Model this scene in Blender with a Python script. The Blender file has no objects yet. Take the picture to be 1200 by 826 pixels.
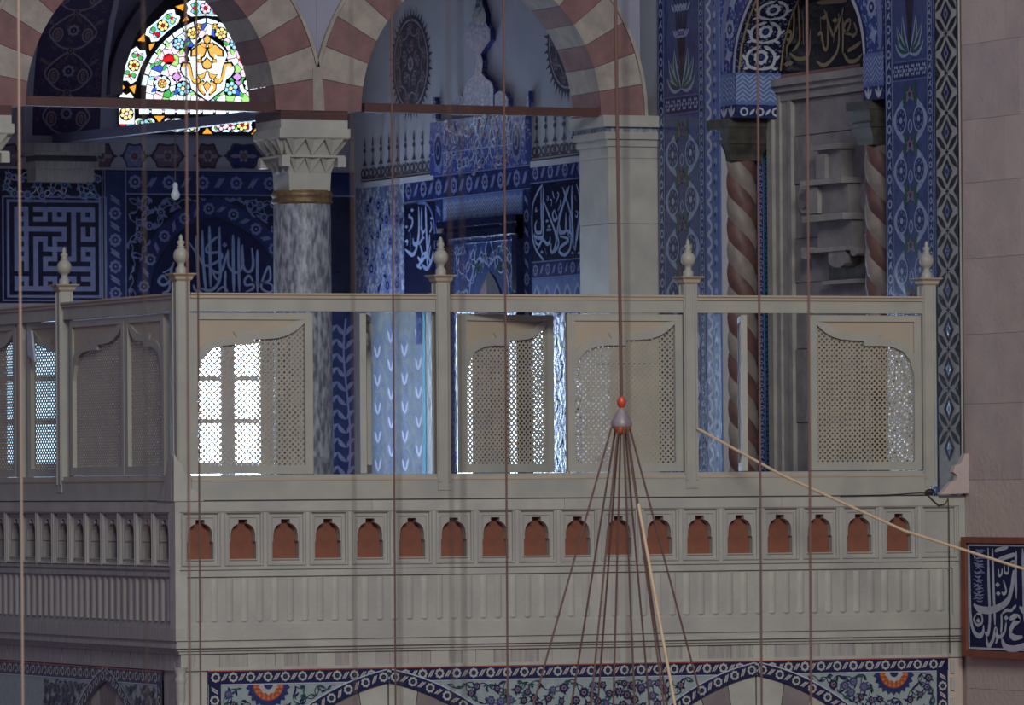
import bpy, math, random
import numpy as np
from mathutils import Matrix
random.seed(7)
PI = math.pi
S = bpy.context.scene
COL = S.collection

# ------------------------------------------------------------------ camera
FPX = 7770.0
TH = math.radians(22.9); PH = math.atan(157.6 / FPX); RO = 0.0071
f0 = np.array([math.sin(TH) * math.cos(PH), math.cos(TH) * math.cos(PH), math.sin(PH)])
r0 = np.array([math.cos(TH), -math.sin(TH), 0.0]); u0 = np.cross(r0, f0)
RV = r0 * math.cos(RO) - u0 * math.sin(RO); UV = u0 * math.cos(RO) + r0 * math.sin(RO); FV = f0
def ray(px, py): return FV + RV * ((px - 600) / FPX) - UV * ((py - 413) / FPX)
CAM = -40.0 * ray(205, 588)
def onY(px, py, y):
    v = ray(px, py); p = CAM + v * ((y - CAM[1]) / v[1]); return p[0], p[2]
def onX(px, py, x):
    v = ray(px, py); p = CAM + v * ((x - CAM[0]) / v[0]); return p[1], p[2]
def atD(px, py, d): return CAM + ray(px, py) * d
cd = bpy.data.cameras.new('camera'); cam = bpy.data.objects.new('camera', cd); COL.objects.link(cam)
cd.sensor_width = 36.0; cd.lens = FPX / 1200 * 36.0; cd.clip_start = 0.5; cd.clip_end = 300
M = Matrix(((RV[0], UV[0], -FV[0], CAM[0]), (RV[1], UV[1], -FV[1], CAM[1]), (RV[2], UV[2], -FV[2], CAM[2]), (0, 0, 0, 1)))
cam.matrix_world = M
cd.dof.use_dof = True; cd.dof.focus_distance = 42.0; cd.dof.aperture_fstop = 9.0
S.camera = cam

# ------------------------------------------------------------------ light
wd = bpy.data.worlds.new('hall_air'); S.world = wd; wd.use_nodes = True
bg = wd.node_tree.nodes['Background']; bg.inputs[0].default_value = (0.70, 0.68, 1.0, 1); bg.inputs[1].default_value = 0.20
def area(name, loc, target, size, power, col, sy=None):
    l = bpy.data.lights.new(name, 'AREA'); l.size = size; l.energy = power; l.color = col
    if sy: l.shape = 'RECTANGLE'; l.size_y = sy
    o = bpy.data.objects.new(name, l); COL.objects.link(o)
    d = np.array(target, float) - np.array(loc, float); d /= np.linalg.norm(d)
    z = -d; x = np.cross([0, 0, 1], z); x /= np.linalg.norm(x); y = np.cross(z, x)
    o.matrix_world = Matrix(((x[0], y[0], z[0], loc[0]), (x[1], y[1], z[1], loc[1]), (x[2], y[2], z[2], loc[2]), (0, 0, 0, 1)))
    return o
area('hall_daylight', (-5, -26, 11.5), (2.0, 0, 0), 9, 3650, (0.96, 0.98, 0.90), 5)
S.view_settings.view_transform = 'Standard'; S.view_settings.look = 'None'
S.view_settings.gamma = 1.0; S.view_settings.use_curve_mapping = False
S.view_settings.exposure = 0.0

# ------------------------------------------------------------------ materials
MATS = {}
def mat(name, col, rough=0.6, col2=None, scale=6.0, bump=0.0, bscale=40.0, emit=0.0, spec=0.5, stretch=None, metallic=0.0, detail=4.0, lo=0.35, hi=0.65, coat=0.0):
    if name in MATS: return MATS[name]
    m = bpy.data.materials.new(name); m.use_nodes = True; nt = m.node_tree; b = nt.nodes['Principled BSDF']
    b.inputs['Base Color'].default_value = (*col, 1); b.inputs['Roughness'].default_value = rough
    b.inputs['Specular IOR Level'].default_value = spec; b.inputs['Metallic'].default_value = metallic
    b.inputs['Coat Weight'].default_value = coat; b.inputs['Coat Roughness'].default_value = 0.1
    tc = nt.nodes.new('ShaderNodeTexCoord'); mp = nt.nodes.new('ShaderNodeMapping')
    nt.links.new(tc.outputs['Object'], mp.inputs[0])
    if stretch: mp.inputs['Scale'].default_value = stretch
    if col2:
        n = nt.nodes.new('ShaderNodeTexNoise'); n.inputs['Scale'].default_value = scale; n.inputs['Detail'].default_value = detail
        r = nt.nodes.new('ShaderNodeValToRGB'); r.color_ramp.elements[0].position = lo; r.color_ramp.elements[1].position = hi
        r.color_ramp.elements[0].color = (*col, 1); r.color_ramp.elements[1].color = (*col2, 1)
        nt.links.new(mp.outputs[0], n.inputs['Vector']); nt.links.new(n.outputs['Fac'], r.inputs[0]); nt.links.new(r.outputs[0], b.inputs['Base Color'])
        if emit: nt.links.new(r.outputs[0], b.inputs['Emission Color'])
    if bump:
        n2 = nt.nodes.new('ShaderNodeTexNoise'); n2.inputs['Scale'].default_value = bscale; n2.inputs['Detail'].default_value = 3
        bp = nt.nodes.new('ShaderNodeBump'); bp.inputs['Strength'].default_value = bump; bp.inputs['Distance'].default_value = 0.02
        nt.links.new(mp.outputs[0], n2.inputs['Vector']); nt.links.new(n2.outputs['Fac'], bp.inputs['Height']); nt.links.new(bp.outputs[0], b.inputs['Normal'])
    if emit:
        b.inputs['Emission Strength'].default_value = emit
        if not col2: b.inputs['Emission Color'].default_value = (*col, 1)
    MATS[name] = m; return m
def fleck(name, ground, fl, scale=60, thr=0.32, rough=0.2, bump=0.15, fl2=None, spec=0.5):
    """glazed ground strewn with small painted flecks (prints too small to build)"""
    if name in MATS: return MATS[name]
    m = bpy.data.materials.new(name); m.use_nodes = True; nt = m.node_tree; b = nt.nodes['Principled BSDF']
    tc = nt.nodes.new('ShaderNodeTexCoord'); v = nt.nodes.new('ShaderNodeTexVoronoi'); v.inputs['Scale'].default_value = scale
    nz = nt.nodes.new('ShaderNodeTexNoise'); nz.inputs['Scale'].default_value = scale * 0.8
    ad = nt.nodes.new('ShaderNodeMix'); ad.data_type = 'VECTOR'; ad.inputs[0].default_value = 0.03
    nt.links.new(tc.outputs['Object'], nz.inputs['Vector'])
    nt.links.new(tc.outputs['Object'], ad.inputs[4]); nt.links.new(nz.outputs['Color'], ad.inputs[5]); nt.links.new(ad.outputs[1], v.inputs['Vector'])
    r = nt.nodes.new('ShaderNodeValToRGB'); r.color_ramp.interpolation = 'LINEAR'
    e = r.color_ramp.elements; e[0].position = thr; e[0].color = (*fl, 1); e[1].position = thr + 0.10; e[1].color = (*ground, 1)
    if fl2:
        q = e.new(thr * 0.45); q.color = (*fl2, 1)
    nt.links.new(v.outputs['Distance'], r.inputs[0]); nt.links.new(r.outputs[0], b.inputs['Base Color'])
    b.inputs['Roughness'].default_value = rough; b.inputs['Specular IOR Level'].default_value = spec
    bp = nt.nodes.new('ShaderNodeBump'); bp.inputs['Strength'].default_value = bump; bp.inputs['Distance'].default_value = 0.01
    n3 = nt.nodes.new('ShaderNodeTexNoise'); n3.inputs['Scale'].default_value = 26; nt.links.new(tc.outputs['Object'], n3.inputs['Vector'])
    nt.links.new(n3.outputs['Fac'], bp.inputs['Height']); nt.links.new(bp.outputs[0], b.inputs['Normal'])
    MATS[name] = m; return m

mat('marble', (0.46, 0.45, 0.405), 0.55, (0.37, 0.36, 0.345), 2.6, 0.15, 34, detail=9)
mat('marble_grey', (0.32, 0.31, 0.30), 0.5, (0.44, 0.42, 0.38), 5, stretch=(8, 8, 0.6))
mat('marble_veined', (0.42, 0.40, 0.38), 0.5, (0.30, 0.28, 0.28), 9, stretch=(5, 5, 0.4))
mat('marble_mauve', (0.25, 0.21, 0.21), 0.6, (0.19, 0.16, 0.17), 6)
mat('marble_pale', (0.49, 0.475, 0.43), 0.5, (0.40, 0.385, 0.36), 5, 0.12, 30, detail=8)
mat('marble_blue', (0.38, 0.40, 0.47), 0.42, (0.12, 0.13, 0.18), 11, stretch=(3.2, 3.2, 1.0), detail=10, lo=0.38, hi=0.62)
mat('terracotta', (0.27, 0.095, 0.055), 0.8, (0.20, 0.07, 0.045), 9)
mat('slate_board', (0.13, 0.12, 0.14), 0.8, (0.085, 0.08, 0.10), 9)
mat('cream_wood', (0.42, 0.405, 0.36), 0.5, (0.355, 0.35, 0.325), 5, detail=8)
mat('cream_board', (0.48, 0.40, 0.30), 0.5, (0.42, 0.36, 0.29), 3)
mat('lattice_wood', (0.43, 0.38, 0.30), 0.5, (0.37, 0.33, 0.27), 8)
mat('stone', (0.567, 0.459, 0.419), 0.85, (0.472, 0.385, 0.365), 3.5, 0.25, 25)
mat('stone_b', (0.54, 0.439, 0.405), 0.85, (0.581, 0.472, 0.425), 4.5, 0.25, 25)
mat('stone_c', (0.54, 0.439, 0.405), 0.85, (0.459, 0.378, 0.371), 4.5, 0.25, 25)
mat('voussoir_red', (0.29, 0.155, 0.15), 0.85, (0.21, 0.115, 0.12), 7, 0.3, 30, detail=9)
mat('voussoir_pale', (0.45, 0.39, 0.34), 0.85, (0.33, 0.29, 0.27), 9, 0.3, 30, detail=9)
mat('plaster', (0.42, 0.42, 0.47), 0.9, (0.37, 0.37, 0.43), 3)
mat('plaster_lilac', (0.34, 0.34, 0.44), 0.9, (0.30, 0.30, 0.40), 3)
mat('plaster_dark', (0.22, 0.19, 0.24), 0.9, (0.17, 0.15, 0.2), 5)
mat('floor_carpet', (0.20, 0.06, 0.05), 0.95, (0.12, 0.05, 0.06), 3)
mat('beam_brown', (0.11, 0.045, 0.04), 0.5, (0.07, 0.03, 0.03), 5)
mat('beam_blue', (0.10, 0.10, 0.17), 0.5)
mat('brass', (0.26, 0.17, 0.085), 0.5, (0.13, 0.085, 0.05), 20, metallic=0.3)
mat('capital_dark', (0.075, 0.068, 0.055), 0.6, (0.035, 0.032, 0.03), 12)
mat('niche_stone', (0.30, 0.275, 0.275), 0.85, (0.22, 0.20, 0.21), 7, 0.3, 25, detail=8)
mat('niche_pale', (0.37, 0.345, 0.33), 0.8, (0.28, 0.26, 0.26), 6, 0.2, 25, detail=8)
mat('strip_white', (0.42, 0.42, 0.41), 0.6, (0.35, 0.35, 0.36), 20, spec=0.25)
mat('strip_black', (0.012, 0.012, 0.018), 0.6, spec=0.2)
mat('spiral_red', (0.15, 0.075, 0.065), 0.55, (0.10, 0.05, 0.05), 12)
mat('spiral_pale', (0.27, 0.225, 0.20), 0.55, (0.20, 0.17, 0.155), 12)
mat('rope', (0.13, 0.07, 0.06), 0.9); mat('rope_pale', (0.13, 0.092, 0.08), 0.9); mat('rope_light', (0.34, 0.24, 0.20), 0.9); mat('rope_tan', (0.62, 0.47, 0.32), 0.9)
mat('knob_red', (0.55, 0.06, 0.03), 0.4); mat('knob_orange', (0.75, 0.20, 0.06), 0.35); mat('knob_grey', (0.25, 0.22, 0.25), 0.4)
mat('cable_black', (0.02, 0.02, 0.02), 0.5)
mat('bulb_glass', (0.75, 0.85, 0.95), 0.05)
mat('frame_red', (0.26, 0.075, 0.04), 0.6, (0.20, 0.06, 0.035), 8)
GL = dict(rough=0.16, spec=0.5, bump=0.12, bscale=22)
mat('cobalt', (0.016, 0.025, 0.10), col2=(0.026, 0.040, 0.145), scale=14, **GL)
mat('cobalt_mid', (0.033, 0.055, 0.18), col2=(0.052, 0.082, 0.23), scale=14, **GL)
mat('navy', (0.010, 0.013, 0.060), col2=(0.016, 0.020, 0.085), scale=14, **GL)
mat('grey_glaze', (0.34, 0.40, 0.41), col2=(0.28, 0.34, 0.36), scale=20, **GL)
mat('bone_glaze', (0.46, 0.46, 0.45), col2=(0.38, 0.39, 0.40), scale=20, **GL)
mat('silver_glaze', (0.25, 0.26, 0.25), col2=(0.16, 0.18, 0.20), scale=9, **GL)
mat('silver_dark', (0.16, 0.20, 0.33), **GL)
mat('navy_matte', (0.012, 0.016, 0.070), 0.7, (0.018, 0.022, 0.085), 14, spec=0.15)
mat('ink', (0.006, 0.008, 0.028), col2=(0.010, 0.013, 0.05), scale=14, **GL)
mat('black_glaze', (0.012, 0.012, 0.018), **GL)
mat('white_glaze', (0.50, 0.53, 0.62), col2=(0.42, 0.46, 0.58), scale=20, **GL)
mat('blue_white', (0.32, 0.39, 0.60), col2=(0.25, 0.32, 0.54), scale=20, **GL)
mat('lilac_glaze', (0.20, 0.23, 0.45), col2=(0.16, 0.19, 0.38), scale=20, **GL)
mat('pale_blue', (0.13, 0.19, 0.42), col2=(0.10, 0.15, 0.36), scale=20, **GL)
mat('turquoise', (0.05, 0.25, 0.34), **GL)
mat('leaf_green', (0.025, 0.085, 0.075), **GL)
mat('tile_red', (0.36, 0.07, 0.04), **GL); mat('tile_orange', (0.50, 0.17, 0.06), **GL)
mat('gold_ink', (0.30, 0.22, 0.13), 0.5)
mat('paint_dark', (0.05, 0.045, 0.07), 0.9); mat('paint_brown', (0.17, 0.10, 0.10), 0.9, (0.10, 0.06, 0.08), 20)
mat('paint_mauve', (0.20, 0.13, 0.17), 0.9); mat('paint_line', (0.28, 0.25, 0.31), 0.9)
mat('lead', (0.015, 0.015, 0.02), 0.8)
mat('zig', (0.10, 0.15, 0.40), **GL)
fleck('tile_damask', (0.035, 0.06, 0.25), (0.20, 0.27, 0.55), 34, 0.30)
fleck('tile_fine', (0.10, 0.15, 0.40), (0.32, 0.38, 0.62), 60, 0.30)
fleck('tile_crown', (0.05, 0.07, 0.28), (0.25, 0.35, 0.60), 30, 0.30, 0.16, 0.5, (0.12, 0.04, 0.10))
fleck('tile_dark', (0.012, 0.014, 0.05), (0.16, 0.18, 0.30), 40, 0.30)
fleck('tile_worn', (0.10, 0.12, 0.24), (0.34, 0.38, 0.50), 24, 0.42, 0.35, 0.3)
fleck('vault_paint', (0.075, 0.06, 0.12), (0.16, 0.10, 0.12), 16, 0.30, 0.9, 0.05, (0.05, 0.05, 0.14), 0.2)
GLASS = {}
for n, c, e in (('glass_white', (0.80, 0.95, 1.0), 1.5), ('glass_pink', (1.0, 0.70, 0.84), 1.3), ('glass_gold', (1.0, 0.55, 0.12), 1.0), ('glass_yellow', (1.0, 0.80, 0.30), 1.4),
                ('glass_green', (0.10, 0.60, 0.14), 0.9), ('glass_lime', (0.45, 0.85, 0.25), 1.1), ('glass_red', (0.72, 0.02, 0.03), 0.8), ('glass_blue', (0.06, 0.14, 0.75), 0.9),
                ('glass_sky', (0.35, 0.75, 1.0), 1.3), ('glass_violet', (0.66, 0.35, 0.85), 1.2), ('glass_orange', (1.0, 0.42, 0.04), 1.1)):
    mat(n, c, 0.2, emit=e)
mat('daylight_pane', (0.58, 0.76, 1.0), 0.2, emit=46.0)

# ------------------------------------------------------------------ mesh helpers
def link(name, me, parent=None, ploc=None):
    o = bpy.data.objects.new(name, me); COL.objects.link(o)
    if parent:
        o.parent = parent
        if ploc is not None: o.matrix_parent_inverse = Matrix.Translation((-ploc[0], -ploc[1], -ploc[2]))
    return o
def tag(o, label, cat, group=None, kind=None):
    if label: o['label'] = label
    if cat: o['category'] = cat
    if group: o['group'] = group
    if kind: o['kind'] = kind
    return o
def thing(name, label, cat, loc=(0, 0, 0), group=None, kind=None):
    o = bpy.data.objects.new(name, None); o.empty_display_size = 0.1; COL.objects.link(o); o.location = loc
    return tag(o, label, cat, group, kind)

class MB:
    def __init__(s): s.v = []; s.f = []; s.m = []; s.sm = []; s.mats = []
    def mi(s, name):
        if name not in s.mats: s.mats.append(name)
        return s.mats.index(name)
    def add(s, vs, fs, m, smooth=False):
        b = len(s.v); s.v += [tuple(map(float, p)) for p in vs]; k = s.mi(m)
        for f in fs: s.f.append(tuple(i + b for i in f)); s.m.append(k); s.sm.append(smooth)
        return s
    def box(s, x0, x1, y0, y1, z0, z1, m):
        v = [(x0, y0, z0), (x1, y0, z0), (x1, y1, z0), (x0, y1, z0), (x0, y0, z1), (x1, y0, z1), (x1, y1, z1), (x0, y1, z1)]
        return s.add(v, [(0, 3, 2, 1), (4, 5, 6, 7), (0, 1, 5, 4), (1, 2, 6, 5), (2, 3, 7, 6), (3, 0, 4, 7)], m)
    def prism(s, a, b, m, ms=None, smooth=False):
        """loops a (front) and b (back) of equal length"""
        n = len(a); s.add(list(a) + list(b), [tuple(range(n)), tuple(range(2 * n - 1, n - 1, -1))], m)
        vs = list(a) + list(b)
        s.add(vs, [(i, i + n, (i + 1) % n + n, (i + 1) % n) for i in range(n)], ms or m, smooth); return s
    def lathe(s, prof, m, c=(0, 0), n=16, smooth=True):
        vs = []; 
        for r, z in prof:
            for k in range(n):
                a = 2 * PI * k / n; vs.append((c[0] + r * math.cos(a), c[1] + r * math.sin(a), z))
        fs = []
        for i in range(len(prof) - 1):
            for k in range(n):
                fs.append((i * n + k, i * n + (k + 1) % n, (i + 1) * n + (k + 1) % n, (i + 1) * n + k))
        s.add(vs, fs, m, smooth)
        s.add([vs[k] for k in range(n)], [tuple(range(n - 1, -1, -1))], m); s.add(vs[-n:], [tuple(range(n))], m); return s
    def tube(s, pts, r, m, n=8):
        pts = [np.array(p, float) for p in pts]; vs = []
        for i, p in enumerate(pts):
            t = pts[min(i + 1, len(pts) - 1)] - pts[max(i - 1, 0)]; t /= np.linalg.norm(t)
            a = np.cross(t, [0.3, 0.9, 0.31]); a /= np.linalg.norm(a); b = np.cross(t, a)
            rr = r[i] if isinstance(r, (list, tuple)) else r
            for k in range(n): vs.append(p + rr * (math.cos(2 * PI * k / n) * a + math.sin(2 * PI * k / n) * b))
        fs = [(i * n + k, i * n + (k + 1) % n, (i + 1) * n + (k + 1) % n, (i + 1) * n + k) for i in range(len(pts) - 1) for k in range(n)]
        s.add(vs, fs, m, True); s.add(vs[:n], [tuple(range(n - 1, -1, -1))], m); s.add(vs[-n:], [tuple(range(n))], m); return s
    def mesh(s, name):
        me = bpy.data.meshes.new(name); me.from_pydata(s.v, [], s.f)
        for n in s.mats: me.materials.append(MATS[n])
        me.polygons.foreach_set('material_index', s.m); me.polygons.foreach_set('use_smooth', s.sm); me.update(); return me
    def build(s, name, parent=None, ploc=None): return link(name, s.mesh(name), parent, ploc)
def boxo(name, dims, m, parent=None, ploc=None): return MB().box(*dims, m).build(name, parent, ploc)

# planes: FY faces -Y (u = x), FX faces -X (u = -y)
class FY:
    def __init__(s, y): s.y = y
    def pt(s, u, v, o=0.0): return (u, s.y - o, v)
    def px(s, px, py): return onY(px, py, s.y)
class FX:
    def __init__(s, x): s.x = x
    def pt(s, u, v, o=0.0): return (s.x - o, -u, v)
    def px(s, px, py):
        y, z = onX(px, py, s.x); return -y, z

def cat_rom(pts, k=5):
    if len(pts) < 3: return [tuple(p) for p in pts]
    P = [pts[0]] + list(pts) + [pts[-1]]; out = []
    for i in range(1, len(P) - 2):
        a, b, c, d = (np.array(q, float) for q in P[i - 1:i + 3])
        for j in range(k):
            t = j / k; out.append(tuple(0.5 * (2 * b + (c - a) * t + (2 * a - 5 * b + 4 * c - d) * t * t + (3 * b - a - 3 * c + d) * t ** 3)))
    out.append(tuple(pts[-1])); return out

class Pat:
    """flat glazed print: polygons on a plane, in layers 1 mm apart"""
    def __init__(s, fr, off=0.002): s.fr = fr; s.off = off; s.mb = MB(); s.k = 0
    def o(s, layer): s.k = (s.k + 1) % 31; return s.off + 0.0011 * layer + 0.00003 * s.k
    def poly(s, pts, m, layer=0):
        o = s.o(layer); s.mb.add([s.fr.pt(u, v, o) for u, v in pts], [tuple(range(len(pts)))], m)
    def rect(s, u0, u1, v0, v1, m, layer=0): s.poly([(u0, v0), (u1, v0), (u1, v1), (u0, v1)], m, layer)
    def strip(s, L, R, m, layer=0):
        o = s.o(layer); n = len(L); vs = [s.fr.pt(u, v, o) for u, v in list(L) + list(R)]
        s.mb.add(vs, [(i, n + i, n + i + 1, i + 1) for i in range(n - 1)], m)
    def stroke(s, pts, w, m, layer=0, taper=0.35, k=5, px=None):
        if px: pts = [s.fr.px(*px(*p)) for p in pts]
        q = cat_rom(pts, k); n = len(q); L = []; R = []
        for i in range(n):
            a = np.array(q[min(i + 1, n - 1)]) - np.array(q[max(i - 1, 0)]); l = np.linalg.norm(a) or 1; a /= l
            t = i / max(n - 1, 1); ww = w * 0.5 * (taper + (1 - taper) * min(1, 6 * t, 5 * (1 - t) + 0.05))
            L.append((q[i][0] - a[1] * ww, q[i][1] + a[0] * ww)); R.append((q[i][0] + a[1] * ww, q[i][1] - a[0] * ww))
        s.strip(L, R, m, layer)
    def disc(s, u, v, r, m, layer=0, n=10, sx=1.0, a0=0.0): s.poly([(u + sx * r * math.cos(a0 + 2 * PI * k / n), v + r * math.sin(a0 + 2 * PI * k / n)) for k in range(n)], m, layer)
    def leaf(s, u, v, ang, L, w, m, layer=0, bend=0.0, n=5):
        A = []; B = []
        for i in range(n + 1):
            t = i / n; x = L * t; y = bend * L * math.sin(PI * t); h = 0.5 * w * math.sin(PI * t) ** 0.8 + 0.0001
            A.append((x, y + h)); B.append((x, y - h))
        c, si = math.cos(ang), math.sin(ang); f = lambda p: (u + p[0] * c - p[1] * si, v + p[0] * si + p[1] * c)
        s.strip([f(p) for p in A], [f(p) for p in B], m, layer)
    def star(s, u, v, r1, r2, n, m, layer=0, a0=0.0):
        s.poly([(u + (r1 if k % 2 == 0 else r2) * math.cos(a0 + PI * k / n), v + (r1 if k % 2 == 0 else r2) * math.sin(a0 + PI * k / n)) for k in range(2 * n)], m, layer)
    def rosette(s, u, v, r, pet='white_glaze', core='cobalt_mid', eye='white_glaze', n=8, layer=0, a0=0.0):
        for k in range(n):
            a = a0 + 2 * PI * k / n; s.disc(u + 0.68 * r * math.cos(a), v + 0.68 * r * math.sin(a), 0.33 * r, pet, layer, 7)
        s.disc(u, v, 0.52 * r, core, layer + 1, 9); s.disc(u, v, 0.22 * r, eye, layer + 2, 7)
    def border(s, path, w, pet='white_glaze', core='cobalt_mid', eye='white_glaze', lf='white_glaze', lf2='tile_red', layer=0, pitch=None, r=None):
        pitch = pitch or w * 1.55; r = r or w * 0.36
        d = [0]; 
        for a, b in zip(path, path[1:]): d.append(d[-1] + math.dist(a, b))
        n = max(1, int(d[-1] / pitch)); st = d[-1] / n; x = st * 0.5; k = 0
        for k in range(n * 2):
            x = st * (0.25 + k * 0.5); i = 0
            while i < len(d) - 2 and d[i + 1] < x: i += 1
            t = (x - d[i]) / (d[i + 1] - d[i]); a, b = path[i], path[i + 1]
            u = a[0] + (b[0] - a[0]) * t; v = a[1] + (b[1] - a[1]) * t; an = math.atan2(b[1] - a[1], b[0] - a[0])
            if k % 2 == 0: s.rosette(u, v, r, pet, core, eye, 8, layer, an)
            else:
                for sg in (-1, 1):
                    aa = an + PI * 0.32; ox = sg * w * 0.11
                    cu = u + math.cos(an) * ox - math.cos(aa) * w * 0.34; cv = v + math.sin(an) * ox - math.sin(aa) * w * 0.34
                    s.leaf(cu, cv, aa, w * 0.68, w * 0.17, lf, layer, 0.08 * sg)
                if lf2: s.leaf(u - math.cos(an + 1.0) * w * .2, v - math.sin(an + 1.0) * w * .2, an + 1.0, w * 0.4, w * 0.06, lf2, layer + 1)
    def scatter(s, u0, u1, v0, v1, d, cols, lf, layer=0, inside=None, seed=1, r=(0.25, 0.45), stems='white_glaze', core='cobalt', nl=3):
        rg = random.Random(seed); pts = []; tries = 0
        while tries < 9000:
            tries += 1; p = (rg.uniform(u0, u1), rg.uniform(v0, v1))
            if inside and not inside(*p): continue
            if all(math.dist(p, q) > d for q in pts): pts.append(p)
        for i, p in enumerate(pts):
            near = sorted(pts, key=lambda q: math.dist(p, q))[1:3]
            for q in near:
                mx = ((p[0] + q[0]) / 2 + (q[1] - p[1]) * 0.22, (p[1] + q[1]) / 2 - (q[0] - p[0]) * 0.22)
                if (not inside) or inside(*mx): s.stroke([p, mx, q], d * 0.09, stems, layer, 0.9, 3)
            rr = d * rg.uniform(*r); kind = rg.random()
            for k in range(nl):
                a = rg.uniform(0, 2 * PI); ll = d * rg.uniform(0.55, 0.85)
                if inside and not inside(p[0] + math.cos(a) * ll, p[1] + math.sin(a) * ll): continue
                s.leaf(p[0], p[1], a, ll, ll * 0.32, rg.choice(lf), layer + 1, rg.uniform(-.25, .25))
            if inside and not (inside(p[0] + rr, p[1]) and inside(p[0] - rr, p[1]) and inside(p[0], p[1] + rr) and inside(p[0], p[1] - rr)): continue
            c = rg.choice(cols)
            s.rosette(p[0], p[1], rr, c, core, c, rg.choice((6, 7, 8)), layer + 2, rg.uniform(0, 1))
    def build(s, name, parent=None, ploc=None, kind=None):
        o = s.mb.build(name, parent, ploc)
        if kind: o['kind'] = kind
        return o

def slab(fr, u0, u1, v0, v1, t, m, mb=None):
    """box standing t proud of the plane"""
    mb = mb or MB(); a = [fr.pt(u0, v0, t), fr.pt(u1, v0, t), fr.pt(u1, v1, t), fr.pt(u0, v1, t)]; b = [fr.pt(u0, v0, 0), fr.pt(u1, v0, 0), fr.pt(u1, v1, 0), fr.pt(u0, v1, 0)]
    return mb.prism(a, b, m)
def plate(fr, pts, t, m, mb=None, t0=0.0, ms=None):
    mb = mb or MB(); return mb.prism([fr.pt(u, v, t) for u, v in pts], [fr.pt(u, v, t0) for u, v in pts], m, ms)
def zoomer(x0, y0, k): return lambda a, b: (x0 + a / k, y0 + b / k)

def half_arch(a, rise_c, r_add=0.0, n=12, t0=0.0, t1=1.0):
    """right half of a pointed arch, from springing to apex: points (x, h); centre offset rise_c"""
    R = a + rise_c + r_add; out = []
    amax = math.acos(max(-1, min(1, rise_c / R)))
    for i in range(n + 1):
        an = amax * (t0 + (t1 - t0) * i / n); out.append((R * math.cos(an) - rise_c, R * math.sin(an)))
    return out
def arch_height(a, c, x): R = a + c; return math.sqrt(max(0, R * R - (abs(x) + c) ** 2))

# ================================================================== the place: levels and planes (metres)
W = 5.328          # tiled wall on the right, faces -X
YA = 4.717         # arcade inside the loge, faces -Y
YB = 10.53         # far wall, faces -Y
ZT = 4.9           # everything is carried up past the frame to here
ZF = -5.0          # hall floor far below the loge
Q = FX(W); A = FY(YA); B = FY(YB)
def struct(o): o['kind'] = 'structure'; return o

struct(boxo('floor', (-22, 14, -48, 16, ZF - 0.2, ZF), 'floor_carpet'))
lf = thing('trim_1', None, None, (2.6, 5, -0.2), kind='structure')       # floor slab of the loge
boxo('loge_floor', (0.10, W, 0.10, YB, -0.30, -0.12), 'marble_grey', lf, (2.6, 5, -0.2))
struct(boxo('ceiling', (-6, W + 0.8, YA, YB + 0.4, ZT, ZT + 0.2), 'plaster_dark'))

# ---------------- right wall (faces -X) with the recess of the niche
yn = onX(1038, 300, W)[0]; yf = onX(846, 300, W)[0]; ya_ = onX(862, 85, W)[0]; yb_ = onX(1012, 85, W)[0]
zc = onX(862, 138, W)[1]; zs = onX(862, 85, W)[1]
un, uf, ua, ub = -yn, -yf, -ya_, -yb_
D = 0.36
wr = thing('wall_right', None, None, (W, 0, ZF), kind='structure'); wl = (W, 0, ZF)
boxo('masonry', (W + 0.02, W + 0.8, -7, yn, ZF, ZT + 1), 'stone', wr, wl)
boxo('masonry', (W, W + 0.8, yf, YB + 0.4, ZF, ZT), 'plaster', wr, wl)
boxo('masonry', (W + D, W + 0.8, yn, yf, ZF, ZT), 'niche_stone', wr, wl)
hs = [(0.0, 0.0), (0.15, 0.03), (0.3, 0.11), (0.49, 0.30), (0.62, 0.55), (0.72, 0.85), (0.78, (ub - ua) / 2)]
pl = [(uf, zc), (ua, zc)] + [(ua + i, zs + h) for h, i in hs] + [(ub - i, zs + h) for h, i in hs[::-1][1:]] + [(ub, zc), (un, zc), (un, ZT), (uf, ZT)]
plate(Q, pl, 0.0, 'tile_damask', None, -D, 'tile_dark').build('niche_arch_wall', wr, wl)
# ashlar of the bare wall, block by block
rg = random.Random(3)
z = ZF + 2.9
rows = []
while z < ZT + 0.6: h = rg.choice((0.40, 0.44, 0.48)); rows.append((z, h)); z += h
blk = {}
for (z, h) in rows:
    y = 0.0
    while y > -3.6:
        l = rg.choice((0.6, 0.8, 1.0)); m = rg.choice(('stone', 'stone_b', 'stone_c')); key = (l, h, m)
        if key not in blk: blk[key] = MB().box(0.001, 0.05, -l + 0.002, 0, 0.001, h - 0.001, m).mesh('stone_block')
        o = link('stone_block', blk[key], wr, wl); o.location = (W, y, z); y -= l

# ---------------- far wall
wb = thing('wall_back', None, None, (1.5, YB, ZF), kind='structure'); bl = (1.5, YB, ZF)
boxo('masonry', (-6, W, YB, YB + 0.4, ZF, ZT), 'plaster_lilac', wb, bl)

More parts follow.
